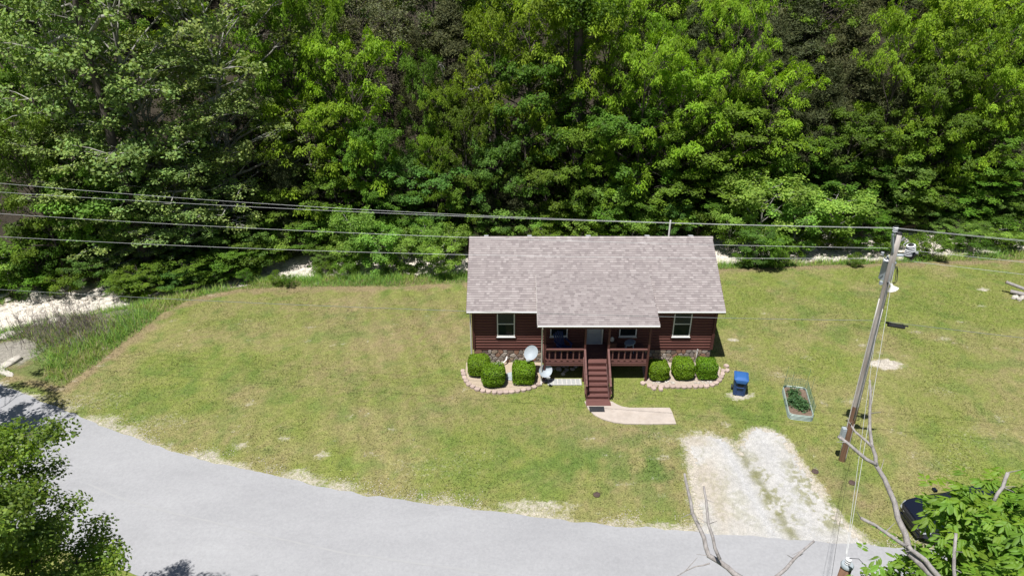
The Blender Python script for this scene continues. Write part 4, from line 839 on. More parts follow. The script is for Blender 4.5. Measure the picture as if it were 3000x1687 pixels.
for ka, kb in ((4, 5), (5, 6)): pane_between(5, 6, ka, kb, car, 'windshield', .05); pane_between(8, 9, ka, kb, car, 'rear_window', .05)
for ka, kb in ((3, 4), (7, 6)): pane_between(6, 7, ka, kb, car, 'side_window', .1); pane_between(7, 8, ka, kb, car, 'side_window', .1)
for s in (-1, 1):
    for x in (1.42, -1.45):
        wv = obj('wheel', MB().tube([(x, s*.74, .33), (x, s*.93, .33)], .33, 22), M['tyre'], car, 40); obj('rim', MB().lathe([(.22, 0), (.21, .012), (.05, .004), (.05, .02), (0, .022)], (x, s*.931, .33), 18, (0, s, 0)), M['alloy'], wv, 40)
        obj('wheel_arch', MB().tube([(x, s*.90, .34), (x, s*.925, .34)], .385, 22), M['black'], car, 40)
    obj('headlight', MB().add([(2.27, s*.42, .62), (2.24, s*.72, .64), (2.02, s*.85, .74), (2.06, s*.62, .80), (2.31, s*.42, .55), (2.28, s*.74, .56), (2.05, s*.885, .68), (2.1, s*.6, .68)], [(0, 1, 2, 3), (4, 5, 1, 0), (5, 6, 2, 1), (6, 7, 3, 2), (7, 4, 0, 3), (4, 7, 6, 5)]), M['lamp'], car)
    obj('side_mirror', MB().bbox(.72, .86, s*.97-.09, s*.97+.09, .98, 1.12, .03), M['carpaint'], car)
    obj('door_handle', MB().box(-.4, -.22, s*.925-.012, s*.925+.012, .86, .885), M['alloy'], car); obj('tail_light', MB().bbox(-2.34, -2.16, s*.72-.1, s*.72+.1, .78, .9, .02), pm('red_lens', (.3, .01, .01), None, 3, .2), car)
obj('grille', MB().box(2.27, 2.325, -.42, .42, .40, .56), M['black'], car); obj('front_bumper', MB().prism([(-.62, .22), (.62, .22), (.6, .38), (-.6, .38)], 0, 2.2, 2.335), M['carpaint'], car)
obj('wiper', MB().beam((.97, -.4, 1.03), (.60, .1, 1.235), .02, .015), M['black'], car)

# ------------------------------------------------------------------ log pile at the right edge, fallen logs
p = hitD(2556, 745); g0 = h1(p[0], p[1])
for k, (x0, z0, x1, z1, r, lab) in enumerate(((-.6, .75, 1.3, .22, .1, 'long grey log leaning on the log and stone heap at right edge'), (-.2, .15, .9, .14, .13, 'short grey log at the bottom of the heap at right edge'))):
    t = empty('log', (p[0], p[1]+.15*k, g0), lab, 'log', 'logs at the right edge'); A_, B_ = Vector((x0, .5-.3*k, z0)), Vector((x1, -.5-.2*k, z1))
    obj('trunk', MB().tube([A_, (A_+B_)/2+Vector((0, 0, .03)), B_], [r, r*1.05, r*.95], 12), M['deadwood'], t, 40); obj('cut_end', MB().lathe([(r*.93, 0), (r*.5, .012), (0, .012)], A_, 12, A_-B_), M['brownlog'], t)
_l = []
for k in range(9):
    _l.append(rock('stone', p[0]-.5+random.uniform(0, 1.6), p[1]-.35+random.uniform(-.35, .25), random.uniform(.12, .24), 1, 'pinkish grey stone in the small heap at the right edge', 'stone', 'stones of the right heap'))
number_off(_l, 'pinkish grey stone in the heap at the right edge, %s from left')
t = empty('tree_stump', (p[0]+1.35, p[1]+.45, g0), 'upright grey stump cut by the right edge of the picture', 'stump'); obj('trunk', MB().tube([(0, 0, -.1), (0, 0, .3), (.04, 0, .95)], [.26, .2, .18], 12), M['deadwood'], t, 40); obj('cut_end', MB().lathe([(.17, 0), (.1, .012), (0, .013)], (.04, 0, .95), 12), M['brownlog'], t)
for (u0, v0, u1, v1, r, lab, m) in ((2270, 577, 2365, 560, .16, 'brown fallen log lying on the bank beyond the pole top', 'brownlog'), (2055, 412, 2105, 383, .14, 'pale broken log on the slope right of the house', 'deadwood'), (395, 1090, 480, 1060, .1, None, None)):
    if lab is None: continue
    a, b = hitD(u0, v0), hitD(u1, v1); t = empty('fallen_log', a, lab, 'log'); d = Vector(b-a); obj('trunk', MB().tube([Vector((0, 0, r*.8)), d*.5+Vector((0, 0, r)), d+Vector((0, 0, r*.8))], [r, r*.9, r*.7], 10), M[m], t, 40); obj('cut_end', MB().lathe([(r*.9, 0), (r*.4, .01), (0, .012)], (0, 0, r*.8), 10, -d), M['brownlog'], t)

# boulders and ledges in the left creek
_l = []; _m = []; _s = []
for k in range(26):
    u = random.uniform(0, 340); v = 742+random.uniform(-14, 26)-u*.02 if random.random() < .6 else 850-u*.28+random.uniform(-8, 8); p = hitD(u, v)
    _l.append(rock('creek_boulder', p[0], p[1], random.uniform(.2, .6), random.uniform(.35, .7), 'pale limestone boulder in the dry creek bed at left', 'boulder', 'creek boulders at left'))
for k in range(14):
    u = random.uniform(1810, 2250) if k % 2 else random.uniform(2390, 2570); p = hitD(u, 640-(u-1800)*.045+random.uniform(-5, 8)); _m.append(rock('creek_boulder', p[0], p[1], random.uniform(.15, .4), .5, 'pale limestone rock in the dry creek bed behind the right lawn', 'boulder', 'creek boulders at right'))
for (u, v, s) in ((90, 738, 1.1), (250, 742, .9), (310, 740, .8), (25, 915, .7), (15, 940, .6), (330, 752, .7)):
    p = hitD(u, v); mb = MB(); r = random.Random(int(u)); n_ = 9; P = [((.8+.4*r.random())*s*math.cos(2*math.pi*k/n_), (.45+.3*r.random())*s*.6*math.sin(2*math.pi*k/n_)) for k in range(n_)]
    mb.add([(x, y, -.2) for x, y in P]+[(x*.97, y*.97, .16*s) for x, y in P]+[(x*.85, y*.85, .2*s) for x, y in P], [(k, (k+1) % n_, n_+(k+1) % n_, n_+k) for k in range(n_)]+[(n_+k, n_+(k+1) % n_, 2*n_+(k+1) % n_, 2*n_+k) for k in range(n_)]+[tuple(2*n_+k for k in range(n_))])
    o = obj('rock_slab', mb, M['limestone'], loc=(p[0], p[1], p[2])); o.rotation_euler = (r.uniform(-.2, .2), r.uniform(-.2, .2), r.uniform(0, 3)); setp(o, 'flat pale limestone slab along the left creek bank', 'rock', 'limestone slabs'); _s.append(o)
number_off(_l, 'pale limestone boulder in the left creek bed, %s from left'); number_off(_m, 'pale limestone rock in the creek behind the right lawn, %s from left'); number_off(_s, 'flat pale limestone slab along the left creek, %s from left')

# ------------------------------------------------------------------ vegetation
M['leafS'] = leaf_mat('sycamore_leaves', (.220, .305, .085), 0.35, .015, .12, .012)
M['leafH'] = leaf_mat('hickory_leaves', (.198, .318, .020), 0.45, .014, .2, .012)
M['leafM'] = leaf_mat('broad_leaves', (.112, .200, .019), 0.42, .018, .25, .012)
M['leafC'] = leaf_mat('cedar_sprays', (.075, .085, .034), 0.15, .02, .2, .012)
M['leafB'] = leaf_mat('sparse_spring_leaves', (.175, .185, .085), 0.3, .02, .2, .012)
M['leafY'] = leaf_mat('sapling_leaves', (.205, .34, .055), 0.4, .015, .12, .012)
M['leafG'] = leaf_mat('blue_green_leaves', (.11, .205, .036), 0.4, .02, .2, .012)
M['leafbox'] = leaf_mat('box_shrub_leaves', (.15, .27, .010), .35, .01, .06, .02)
M['leafpear'] = leaf_mat('glossy_small_leaves', (.145, .225, .016), .42, 0, 0, .04)
M['leafbig'] = leaf_mat('large_compound_leaflets', (.16, .285, .022), .42, 0, 0, .03)
M['leafcrop'] = leaf_mat('garden_crop_leaves', (.07, .15, .05), .3, 0, 0, .02)

def leaves(P, N, L, Wd, rng, A=None, fold=0.0):
    """one rhombic leaf per point P with normal N; A optional long-axis direction"""
    n = len(P); N = N/np.linalg.norm(N, axis=1, keepdims=True)
    if A is None: A = rng.normal(size=(n, 3))
    A = A-(A*N).sum(1, keepdims=True)*N; A /= np.linalg.norm(A, axis=1, keepdims=True)+1e-9; B = np.cross(N, A)
    L = L*rng.uniform(.65, 1.3, (n, 1)); Wd = Wd*rng.uniform(.7, 1.25, (n, 1))
    V = np.stack([P-A*L*.5, P+B*Wd*.5-A*L*.06+N*Wd*fold, P+A*L*.5, P-B*Wd*.5-A*L*.06+N*Wd*fold], 1).reshape(-1, 3)
    F = np.arange(n*4).reshape(n, 4); return V, F
def tint(n, rng, sp=.22, yel=.1):
    b = rng.uniform(1-sp, 1+sp, (n, 1)); y = rng.uniform(-yel, yel, (n, 1)); return np.repeat(np.concatenate([b*(1+y), b*(1+.3*y), b*(1-y)], 1), 4, 0)
def skeleton(rng, H, R, base, nl, nsub, shape, lean=(0, 0), tr=.16, updeg=(12, 60), crook=.05):
    mb = MB(); ax = lambda t: Vector((lean[0]*t+crook*H*.35*math.sin(3.1*t+sd_), lean[1]*t+crook*H*.35*math.cos(2.3*t+sd_)-crook*H*.35*math.cos(sd_), H*.95*t))
    sd_ = rng.uniform(0, 6); ax0 = ax(0); T = lambda t: ax(t)-Vector((ax0.x, ax0.y, 0)); ts = np.linspace(0, 1, 8)
    mb.tube([T(t) for t in ts], [tr*(1-.9*t)+.012 for t in ts], 7); cl = []
    for i in range(nl):
        f = (i+.5+rng.uniform(-.3, .3))/nl; t = base+(1-base)*f*.98; p0 = T(t); az = i*2.4+rng.uniform(-.5, .5)
        if shape == 'cone': rad = R*(1-f)**.85+.2; el = math.radians(rng.uniform(-8, 18))
        elif shape == 'vase': rad = R*(.35+.65*math.sin(math.pi*min(1, f*.75+.12))); el = math.radians(40+30*f+rng.uniform(-8, 8))
        else: rad = R*math.sqrt(max(.08, 1-((f-.42)/.66)**2)); el = math.radians(updeg[0]+(updeg[1]-updeg[0])*f+rng.uniform(-12, 12))
        rad *= rng.uniform(.72, 1.12); Lh = rad; dz = Lh*math.tan(el); dz = min(dz, H*1.0-p0.z+.15*R) if shape != 'cone' else dz
        d = Vector((math.cos(az)*Lh, math.sin(az)*Lh, dz)); pts = []
        for s in np.linspace(0, 1, 5): pts.append(p0+d*s+Vector((rng.normal()*.05*rad, rng.normal()*.05*rad, .12*rad*math.sin(math.pi*s)))*min(1, s*3))
        r0 = max(.02, tr*(1-.85*t)*.5); mb.tube(pts, [r0*(1-.8*s)+.006 for s in np.linspace(0, 1, 5)], 5, False); cl.append((pts[-1], 1.0))
        for k in range(nsub):
            s = .35+.65*(k+rng.uniform(.1, .9))/nsub; j = min(3, int(s*4)); q = pts[j].lerp(pts[j+1], s*4-j); a2 = az+rng.choice([-1, 1])*rng.uniform(.5, 1.3); l2 = rad*rng.uniform(.2, .42)
            e = q+Vector((math.cos(a2)*l2, math.sin(a2)*l2, l2*rng.uniform(-.15, .5))); mb.tube([q, q.lerp(e, .5)+Vector((0, 0, .06*l2)), e], [r0*.4+.004, r0*.25+.004, .005], 4, False); cl.append((e, rng.uniform(.7, 1.0)))
    cl.append((T(1)+Vector((0, 0, .02*H)), .9)); return mb, cl
def crown(rng, cl, rc, nleaf, L, Wd, flat=.5, droop=.15, up=1.0, out=.5, jit=.55, sp=.22, yel=.1, hang=False):
    PP, NN, AA, BB = [], [], [], []
    for c, s in cl:
        n = int(nleaf*s*s*rng.uniform(.7, 1.3)); q = rng.normal(size=(n, 3))*.55; q *= np.minimum(1, 1.25/np.maximum(.3, np.linalg.norm(q, axis=1, keepdims=True))); r = rc*s
        off = q*np.array([r, r, r*flat]); off[:, 2] -= droop*r*(q[:, 0]**2+q[:, 1]**2)
        c = np.array(c); o = np.array([c[0], c[1], 0]); o = o/(np.linalg.norm(o)+1e-6)
        BB.append(np.full(n, rng.uniform(.72, 1.25))); PP.append(c+off); N = np.array([0, 0, up])+o*out*.6+q*np.array([.5, .5, .25])*out+rng.normal(size=(n, 3))*jit; NN.append(N)
        AA.append(q*np.array([1, 1, .2])+np.array([0, 0, -1.1])+rng.normal(size=(n, 3))*.4 if hang else rng.normal(size=(n, 3)))
    P = np.concatenate(PP); N = np.concatenate(NN); A = np.concatenate(AA); V, F = leaves(P, N, L, Wd, rng, A); return V, F, tint(len(P), rng, sp, yel)*np.repeat(np.concatenate(BB), 4)[:, None]
PROTO = {}
def proto(kind, seed):
    rng = np.random.RandomState(seed)
    spec = dict(S=(17, 6.0, .22, 34, 8, 'round', 'palebark', .30), H=(13, 4.6, .25, 26, 7, 'round', 'bark', .2), M=(11, 4.2, .18, 26, 7, 'round', 'bark', .17), C=(10, 2.9, .06, 44, 3, 'cone', 'bark', .15), B=(9, 3.6, .15, 24, 6, 'round', 'bark', .12), Y=(5.5, 2.2, .08, 16, 3, 'vase', 'palebark', .06), G=(7, 3.2, .10, 24, 6, 'round', 'bark', .12), U=(2.2, 1.3, .05, 14, 3, 'vase', 'bark', .03))[kind]
    H, R, base, nl, ns, shape, bk, tr = spec; lean = (rng.uniform(-.06, .06)*H, rng.uniform(-.09, .02)*H); mb, cl = skeleton(rng, H, R, base, nl, ns, shape, lean, tr)
    a = dict(S=dict(rc=.62, nleaf=62, L=.23, Wd=.19, out=.8, flat=.6, jit=.7, droop=.1, yel=.12, sp=.3), H=dict(rc=.56, nleaf=95, L=.29, Wd=.12, out=.9, flat=.5, jit=.5, droop=.45, hang=True, sp=.25), M=dict(rc=.52, nleaf=85, L=.24, Wd=.15, out=.9, flat=.55, jit=.55, sp=.25),
             C=dict(rc=.6, nleaf=190, L=.27, Wd=.045, flat=.55, jit=.8, out=1.0, droop=.3, sp=.3), B=dict(rc=.6, nleaf=46, L=.2, Wd=.10, flat=.7, jit=.9, sp=.3), Y=dict(rc=.48, nleaf=120, L=.17, Wd=.15, out=.8, flat=.75, jit=.7, sp=.25), G=dict(rc=.45, nleaf=80, L=.20, Wd=.115, out=.9, flat=.5, jit=.6, sp=.22), U=dict(rc=.34, nleaf=80, L=.12, Wd=.085, out=.8, flat=.7, jit=.7))[kind]
    V, F, T = crown(rng, cl, **a); tm = mesh_of('trunk', mb, M[bk], True); cm = npmesh('crown', V, F, M['leaf'+('M' if kind == 'U' else kind)], T); return tm, cm, H, R
for kind, nvar in (('S', 2), ('H', 3), ('M', 3), ('C', 3), ('B', 2), ('Y', 3), ('G', 2), ('U', 2)): PROTO[kind] = [proto(kind, 100+ord(kind)*7+i) for i in range(nvar)]
KN = dict(S=('sycamore_tree', 'pale grey-green loose-leaved tree'), H=('broadleaf_tree', 'bright yellow-green tree'), M=('broadleaf_tree', 'mid-green leafy tree'), C=('cedar_tree', 'dark olive cedar'), B=('half_bare_tree', 'half-bare brownish tree'), Y=('sapling', 'light green upright sapling'), G=('bushy_tree', 'blue-green bushy tree'), U=('shrub', 'low green shrub'))
def zone(u, v):
    c = next(t for lim, t in ((330, 'above the left creek'), (620, 'above lawn left end'), (880, 'above lawn middle'), (1185, 'left of the house roof'), (1490, 'above the roof left half'), (1815, 'above the roof right half'), (2080, 'right of the house'), (2270, 'left of the pole top'), (2430, 'right of the pole top'), (9e9, 'at the far right')) if u < lim)
    r = next(t for lim, t in ((60, 'at the top edge'), (220, 'on upper slope'), (400, 'on middle slope'), (540, 'on lower slope'), (9e9, 'at forest foot')) if v < lim)
    return c+', '+r
PLACED = []
vr = random.Random(21)
def plant(kind, x, y, H, R, var=None, zb=None):
    tm, cm, H0, R0 = PROTO[kind][vr.randrange(len(PROTO[kind])) if var is None else var]; z = (h1(x, y) if zb is None else zb)-.08
    t = link(KN[kind][0], None, None, (x, y, z), vr.uniform(0, 6.28)); t.scale = (R/R0, R/R0, H/H0); t.empty_display_size = .5
    link('trunk', tm, t); link('crown', cm, t); u, v, _ = proj((x, y, z+H*.75)); PLACED.append((t, kind, u/K, v/K, x, y)); return t
DES = dict(S=19, H=14, M=11.5, C=11, B=9, Y=6, G=7.5, U=2.5)
def tree_at(kind, u, vt, w, H=None, var=None):
    """crown top at view pixel (u, vt), crown half width w px: stands where the slope lets a tree of that height reach the ray"""
    H = H or DES[kind]; ys_ = np.linspace(9, 60, 400); P = np.array([at_y(u*K, vt*K, y) for y in ys_]); cdist = creek_d(P[:, 0], P[:, 1]); g = hgt(P[:, 0], P[:, 1]); ok = cdist > cwidth(P[:, 0])+max(.6, (.8 if u > 560 else .55)*w*K/FPX*48); hh = P[:, 2]-g
    idx = [i for i in range(len(ys_)) if ok[i] and hh[i] <= H]
    i = idx[0] if idx else np.argmax(ok); P_ = P[i]; Ht = max(1.5, hh[i]); depth = (P_-CAM)@FWD; R = w*K/FPX*depth
    return plant(kind, P_[0], P_[1], Ht, R, var)
TREES = [('S', 230, -110, 270, 20), ('S', 480, -70, 240, 19), ('S', 360, 150, 220, 14), ('S', 540, 260, 170, 12), ('S', 90, -40, 160, 17), ('S', 190, 330, 170, 10), ('S', 420, 400, 170, 9),
 ('M', 60, 150, 100, 12), ('H', 90, 190, 80, 10), ('M', 40, 330, 100), ('G', 70, 410, 90), ('M', 180, 430, 80, 8), ('Y', 250, 490, 120, 7), ('S', 470, 500, 120, 8), ('S', 320, 520, 110, 7),
 ('H', 700, 0, 115), ('H', 660, 150, 70, 10), ('H', 870, 130, 125), ('H', 770, 275, 115), ('H', 800, 30, 80), ('B', 900, -30, 120), ('B', 1000, 20, 110), ('B', 830, 60, 80), ('C', 1110, -20, 110), ('C', 1030, 60, 70), ('C', 1170, 150, 70), ('C', 700, 330, 70, 9),
 ('M', 930, 335, 75), ('M', 840, 440, 90, 8), ('M', 700, 470, 90, 8), ('G', 1080, 420, 110), ('M', 1010, 480, 80, 7), ('M', 1170, 290, 70), ('M', 1060, 170, 60), ('H', 1110, 235, 60, 10), ('M', 1180, 440, 70, 7), ('G', 1010, 400, 60, 6), ('H', 1090, 350, 55, 8),
 ('H', 1320, -20, 150), ('H', 1420, 40, 130), ('H', 1250, 60, 90), ('H', 1530, 20, 110), ('M', 1330, 180, 120), ('H', 1620, 120, 110), ('H', 1680, 75, 60, 11), ('H', 1720, 190, 120), ('M', 1560, 290, 120), ('M', 1650, 330, 110), ('M', 1440, 330, 90), ('C', 1600, 0, 90), ('C', 1760, -10, 100), ('C', 1690, 20, 80),
 ('M', 1370, 420, 90), ('C', 1290, 430, 75, 8), ('C', 1230, 480, 60, 6), ('H', 1520, 410, 70, 9), ('M', 1480, 470, 70, 7), ('G', 1250, 380, 70, 8), ('Y', 1540, 480, 55, 5.5),
 ('H', 1870, 30, 85), ('H', 1830, 150, 60, 11), ('H', 1960, 195, 110), ('M', 1840, 270, 140), ('C', 2050, -20, 130), ('C', 2160, 0, 120), ('C', 1950, 20, 90), ('C', 2210, 110, 110), ('C', 2100, 150, 100), ('C', 2300, 170, 90), ('C', 2330, 0, 80),
 ('H', 2440, 10, 130), ('H', 2300, 60, 90), ('H', 2540, 40, 110), ('H', 2400, 100, 100), ('M', 2370, 190, 85), ('H', 2500, 185, 90), ('M', 2250, 320, 120), ('M', 2160, 290, 90), ('M', 2400, 290, 90), ('H', 2540, 260, 80), ('M', 2480, 330, 100), ('G', 2240, 400, 110), ('M', 2120, 400, 110), ('M', 2010, 350, 90), ('M', 1710, 420, 120), ('M', 1770, 480, 100),
 ('Y', 1890, 440, 105, 8), ('Y', 2120, 500, 100, 7), ('Y', 1960, 500, 80, 6), ('Y', 1690, 520, 90, 6), ('M', 2440, 420, 110, 9), ('M', 2540, 400, 100, 9), ('M', 2330, 450, 80, 7), ('Y', 1820, 530, 70, 5), ('M', 1600, 470, 90, 8), ('G', 2230, 500, 80, 6), ('M', 2040, 450, 70, 7), ('M', 1360, 520, 80, 5), ('M', 1560, 540, 70, 4.5), ('G', 1250, 530, 60, 5), ('M', 2400, 520, 70, 4), ('M', 2480, 500, 70, 5), ('M', 2560, 510, 60, 4.5),
 ('Y', 930, 545, 75, 6), ('Y', 1010, 580, 70, 5), ('Y', 1110, 570, 60, 5.5), ('Y', 870, 600, 50, 4), ('Y', 1060, 610, 60, 4), ('M', 760, 540, 80, 6), ('M', 640, 540, 80, 6), ('M', 560, 560, 80, 6)]
for a in TREES: tree_at(*a)
# big visible trunk of the leaning sycamore at upper left, and the vine-dark trunk above the roof
def bare_trunk(name, pix, y0, r, m, label):
    P = []
    for i, (u, v) in enumerate(pix): P.append(Vector(at_y(u, v, y0)))
    b = P[0]; gz = h1(b.x, y0); base = Vector((b.x+.15, y0, gz-.1)); t = empty(name, base, label, 'tree'); pts = [Vector((0, 0, 0))]+[p-base for p in P]
    o = obj('trunk', MB().tube(pts, [r*(1-.55*i/(len(pts)-1)) for i in range(len(pts))], 9), M[m], t, True); return t, pts, o
t1, pts, o = bare_trunk('sycamore_tree', [(330, 420), (300, 300), (265, 190), (238, 90), (222, 10), (214, -80)], 11.8, .30, 'bark', 'large sycamore with dark leaning trunk showing through leaves at upper left')
for (a, b) in (((262, 105), (345, 45)), ((248, 130), (140, 130)), ((240, 60), (180, 20))):
    A_ = Vector(at_y(*a, 11.8))-Vector(t1.location); B_ = Vector(at_y(*b, 11.2))-Vector(t1.location); obj('limb', MB().tube([A_, A_.lerp(B_, .5)+Vector((0, 0, .5)), B_], [.14, .11, .05], 7), M['palebark'], t1, True)
rng = np.random.RandomState(77); cl = [(p+Vector((rng.uniform(-4, 4), rng.uniform(-3.0, 2), rng.uniform(-1, 2.2))), rng.uniform(.7, 1)) for p in pts[3:] for _ in range(13)]
V, F, T = crown(rng, cl, rc=.7, nleaf=75, L=.23, Wd=.19, out=.8, flat=.6, jit=.7); link('crown', npmesh('crown', V, F, M['leafS'], T), t1)
t2, pts, o = bare_trunk('broadleaf_tree', [(1690, 380), (1692, 260), (1695, 140), (1698, 40), (1700, -40)], 19.5, .5, 'bark', 'tall tree with vine-dark trunk above the roof middle')
cl = [(p+Vector((rng.normal()*.28, rng.normal()*.28, rng.uniform(-1, 1))), .55) for p in pts[1:] for _ in range(12)]+[(pts[-1]+Vector((rng.uniform(-3, 3), rng.uniform(-2, 2), rng.uniform(-2, 1))), .9) for _ in range(30)]
V, F, T = crown(rng, cl, rc=.9, nleaf=110, L=.24, Wd=.15, flat=.8, jit=.7); link('crown', npmesh('crown', V, F, M['leafM'], T*.8), t2)
# bleached dead branches in the gap left of the big bright tree
for k, (u0, v0, br, lab) in enumerate(((1430, 235, [(1415, 245), (1400, 258), (1385, 262), (1365, 262)], 'bleached bare forked branch in the dark gap above roof left end'), (1310, 270, [(1290, 190), (1275, 205), (1262, 212)], 'thin bleached bare branch left of the bright big tree'))):
    p0 = at_y(u0, v0+70, 20.5); z0 = h1(p0[0], 20.5); t = empty('dead_tree', (p0[0], 20.5, z0), lab, 'dead tree', 'bleached dead trees'); o0 = Vector(t.location); A_ = Vector(at_y(u0, v0, 20.5))-o0
    obj('trunk', MB().tube([(0, 0, -.1), A_*.5+Vector((.1, 0, 0)), A_], [.09, .07, .05], 7), M['deadwood'], t, True); prev = A_
    for u, v in br:
        q = Vector(at_y(u, v, 19.6))-o0; obj('branch', MB().tube([prev, prev.lerp(q, .5)+Vector((0, 0, .05)), q], [.045, .04, .035], 6), M['deadwood'], t, True)
        for s in range(3):
            e = q+Vector((vr.uniform(-.8, .4), vr.uniform(-.5, .2), vr.uniform(-.7, .3))); obj('twig', MB().tube([q, q.lerp(e, .5)+Vector((0, 0, .1)), e], [.025, .018, .01], 5), M['deadwood'], t, True)
        prev = q
# understorey and upper slope
taken = [(p[4], p[5]) for p in PLACED]
for gy_ in np.arange(14, 50, 5.2):
    for gx_ in np.arange(-58, 64, 5.4):
        x = gx_+vr.uniform(-1.7, 1.7); y = gy_+vr.uniform(-1.6, 1.6); d = float(creek_d(np.array([x]), np.array([y]))[0])
        if d < 2.6 or min(math.hypot(x-a, y-b) for a, b in taken) < 2.1: continue
        u, v, zz = proj((x, y, h1(x, y)+5))
        if u < -300 or u > 3300 or (x < -24 and d < 9): continue
        k = vr.choices('MHCBG', (5, 3, 4 if y > 24 else 1.5, 2 if y > 24 else .6, 2))[0]; H = vr.uniform(3.5, 6) if y < 26 else vr.uniform(6, 11)
        plant(k, x, y, H, H*vr.uniform(.28, .4)); taken.append((x, y))
# saplings on the near bank, left of the house and beyond the right lawn
for (kd, u, vt, w_, vb) in (('Y', 905, 545, 52, 692), ('Y', 960, 590, 55, 698), ('Y', 1020, 600, 48, 696), ('Y', 1085, 575, 42, 694), ('Y', 1140, 585, 40, 692), ('Y', 880, 610, 40, 694), ('Y', 1110, 620, 45, 698), ('M', 600, 625, 60, 700), ('M', 470, 650, 72, 722), ('M', 370, 675, 62, 740), ('M', 545, 660, 48, 708), ('Y', 1900, 470, 90, 632), ('Y', 2080, 500, 85, 625), ('Y', 1990, 520, 70, 632), ('M', 2160, 540, 70, 622), ('Y', 1830, 540, 50, 636), ('M', 640, 600, 45, 690), ('G', 1905, 585, 46, 672), ('G', 820, 640, 34, 688)):
    p = hitD(u, vb); top = at_y(u*K, vt*K, p[1]); R = w_*K/FPX*((p-CAM)@FWD); plant(kd, p[0], p[1], top[2]-p[2], R)
# a sunlit fringe of low growth on both banks
xx_ = -19.0
while xx_ < 46:
    yc = float(np.interp(xx_, CREEK[:, 0], CREEK[:, 1])); cw = float(cwidth(np.array([xx_]))[0]); xx_ += vr.uniform(1.1, 2.3)
    if not (17 < xx_ < 31 and vr.random() < .3): k = vr.choice('UUYGY'); H = vr.uniform(1.4, 3.4); plant(k, xx_, yc+cw+vr.uniform(.5, 1.8), H, H*vr.uniform(.42, .62))
    if (xx_ < -3 and vr.random() < .55) or (xx_ > 15 and vr.random() < .22): H = vr.uniform(.6, 1.5); plant('U', xx_, yc-cw-vr.uniform(.5, 1.4), H, H*vr.uniform(.5, .8))
# shrubs along the creek
SHR = [(620, 625, 60, 690), (580, 640, 50, 700), (460, 655, 70, 715), (380, 680, 60, 735), (320, 670, 50, 720), (520, 665, 50, 712), (330, 690, 45, 748), (700, 690, 20, 715), (730, 700, 14, 722), (1905, 590, 48, 670), (1950, 610, 40, 668), (2340, 600, 34, 655), (2300, 600, 30, 650), (2410, 560, 60, 610), (2490, 570, 60, 612), (2560, 550, 60, 600), (2150, 650, 20, 668), (1870, 640, 22, 672), (2230, 590, 40, 628), (2080, 590, 40, 628), (1990, 600, 40, 640), (60, 600, 80, 680), (30, 650, 60, 720), (110, 640, 50, 720), (180, 690, 40, 745), (90, 690, 50, 740), (250, 640, 60, 720), (820, 610, 40, 670), (690, 600, 50, 668), (2440, 600, 35, 640), (2520, 590, 35, 632)]
for (u, vt, w_, vb) in SHR:
    p = hitD(u, vb); top = at_y(u*K, vt*K, p[1]+.3); R = w_*K/FPX*((p-CAM)@FWD); k = vr.choice('UUUGY') if R < 2 else vr.choice('GMU'); plant('U' if R < 1.2 else k, p[0], p[1], max(.7, top[2]-p[2]), R*1.05)
# a tree beyond the left edge shades the road
t = plant('M', -25.6, -8.2, 10.5, 3.6); t['label'] = 'leafy tree beyond the left edge whose shadow falls on the road'; t['category'] = 'tree'
# labels for all planted trees
from collections import defaultdict
bk = defaultdict(list)
for rec in PLACED:
    if 'label' not in rec[0]: bk[(rec[1], zone(rec[2], rec[3]))].append(rec)
ORD = ['leftmost']+[nth(i)+' from left' for i in range(1, 40)]
for (kd, zn), L in bk.items():
    L.sort(key=lambda r: r[2]); cat = {'C': 'cedar', 'Y': 'sapling', 'U': 'shrub'}.get(kd, 'tree')
    for i, r in enumerate(L):
        setp(r[0], KN[kd][1]+' '+zn+('' if len(L) == 1 else ', '+ORD[min(i, 39)]), cat, 'forest trees' if kd != 'U' else 'creek shrubs')

# clipped box shrubs
def box_shrub(seed):
    rng = np.random.RandomState(seed); n = 5600; q = rng.normal(size=(n, 3)); q /= np.linalg.norm(q, axis=1, keepdims=True); e = 3.4+.6*(seed % 3)
    r = (np.abs(q)**e).sum(1)**(-1/e); N = np.sign(q)*np.abs(q)**(e-1); N /= np.linalg.norm(N, axis=1, keepdims=True); ph = rng.uniform(0, 6, 3)
    P = q*(r*(1-.11*rng.rand(n)**2.2+.05*np.sin(q[:, 0]*6+ph[0])*np.sin(q[:, 1]*5+ph[1])+.03*np.sin(q[:, 2]*8+ph[2])))[:, None]; P[:, 2] = np.where(P[:, 2] < 0, P[:, 2]*.98, P[:, 2]); P *= [.5, .5, .48]; P[:, 2] += .5
    V, F = leaves(P, N+rng.normal(size=(n, 3))*.55, .075, .045, rng, np.array([0, 0, .7])+N*.6+rng.normal(size=(n, 3))*.5); return npmesh('foliage', V, F, M['leafbox'], tint(n, rng, .25, .12))
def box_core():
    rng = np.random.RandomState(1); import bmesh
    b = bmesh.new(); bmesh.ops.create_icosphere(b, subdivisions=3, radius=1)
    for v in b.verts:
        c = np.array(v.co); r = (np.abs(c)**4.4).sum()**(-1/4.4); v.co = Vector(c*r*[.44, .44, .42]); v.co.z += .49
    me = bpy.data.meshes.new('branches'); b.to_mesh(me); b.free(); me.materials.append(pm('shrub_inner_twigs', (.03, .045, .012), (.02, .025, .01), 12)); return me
BX = [box_shrub(i) for i in range(3)]; BC = box_core()
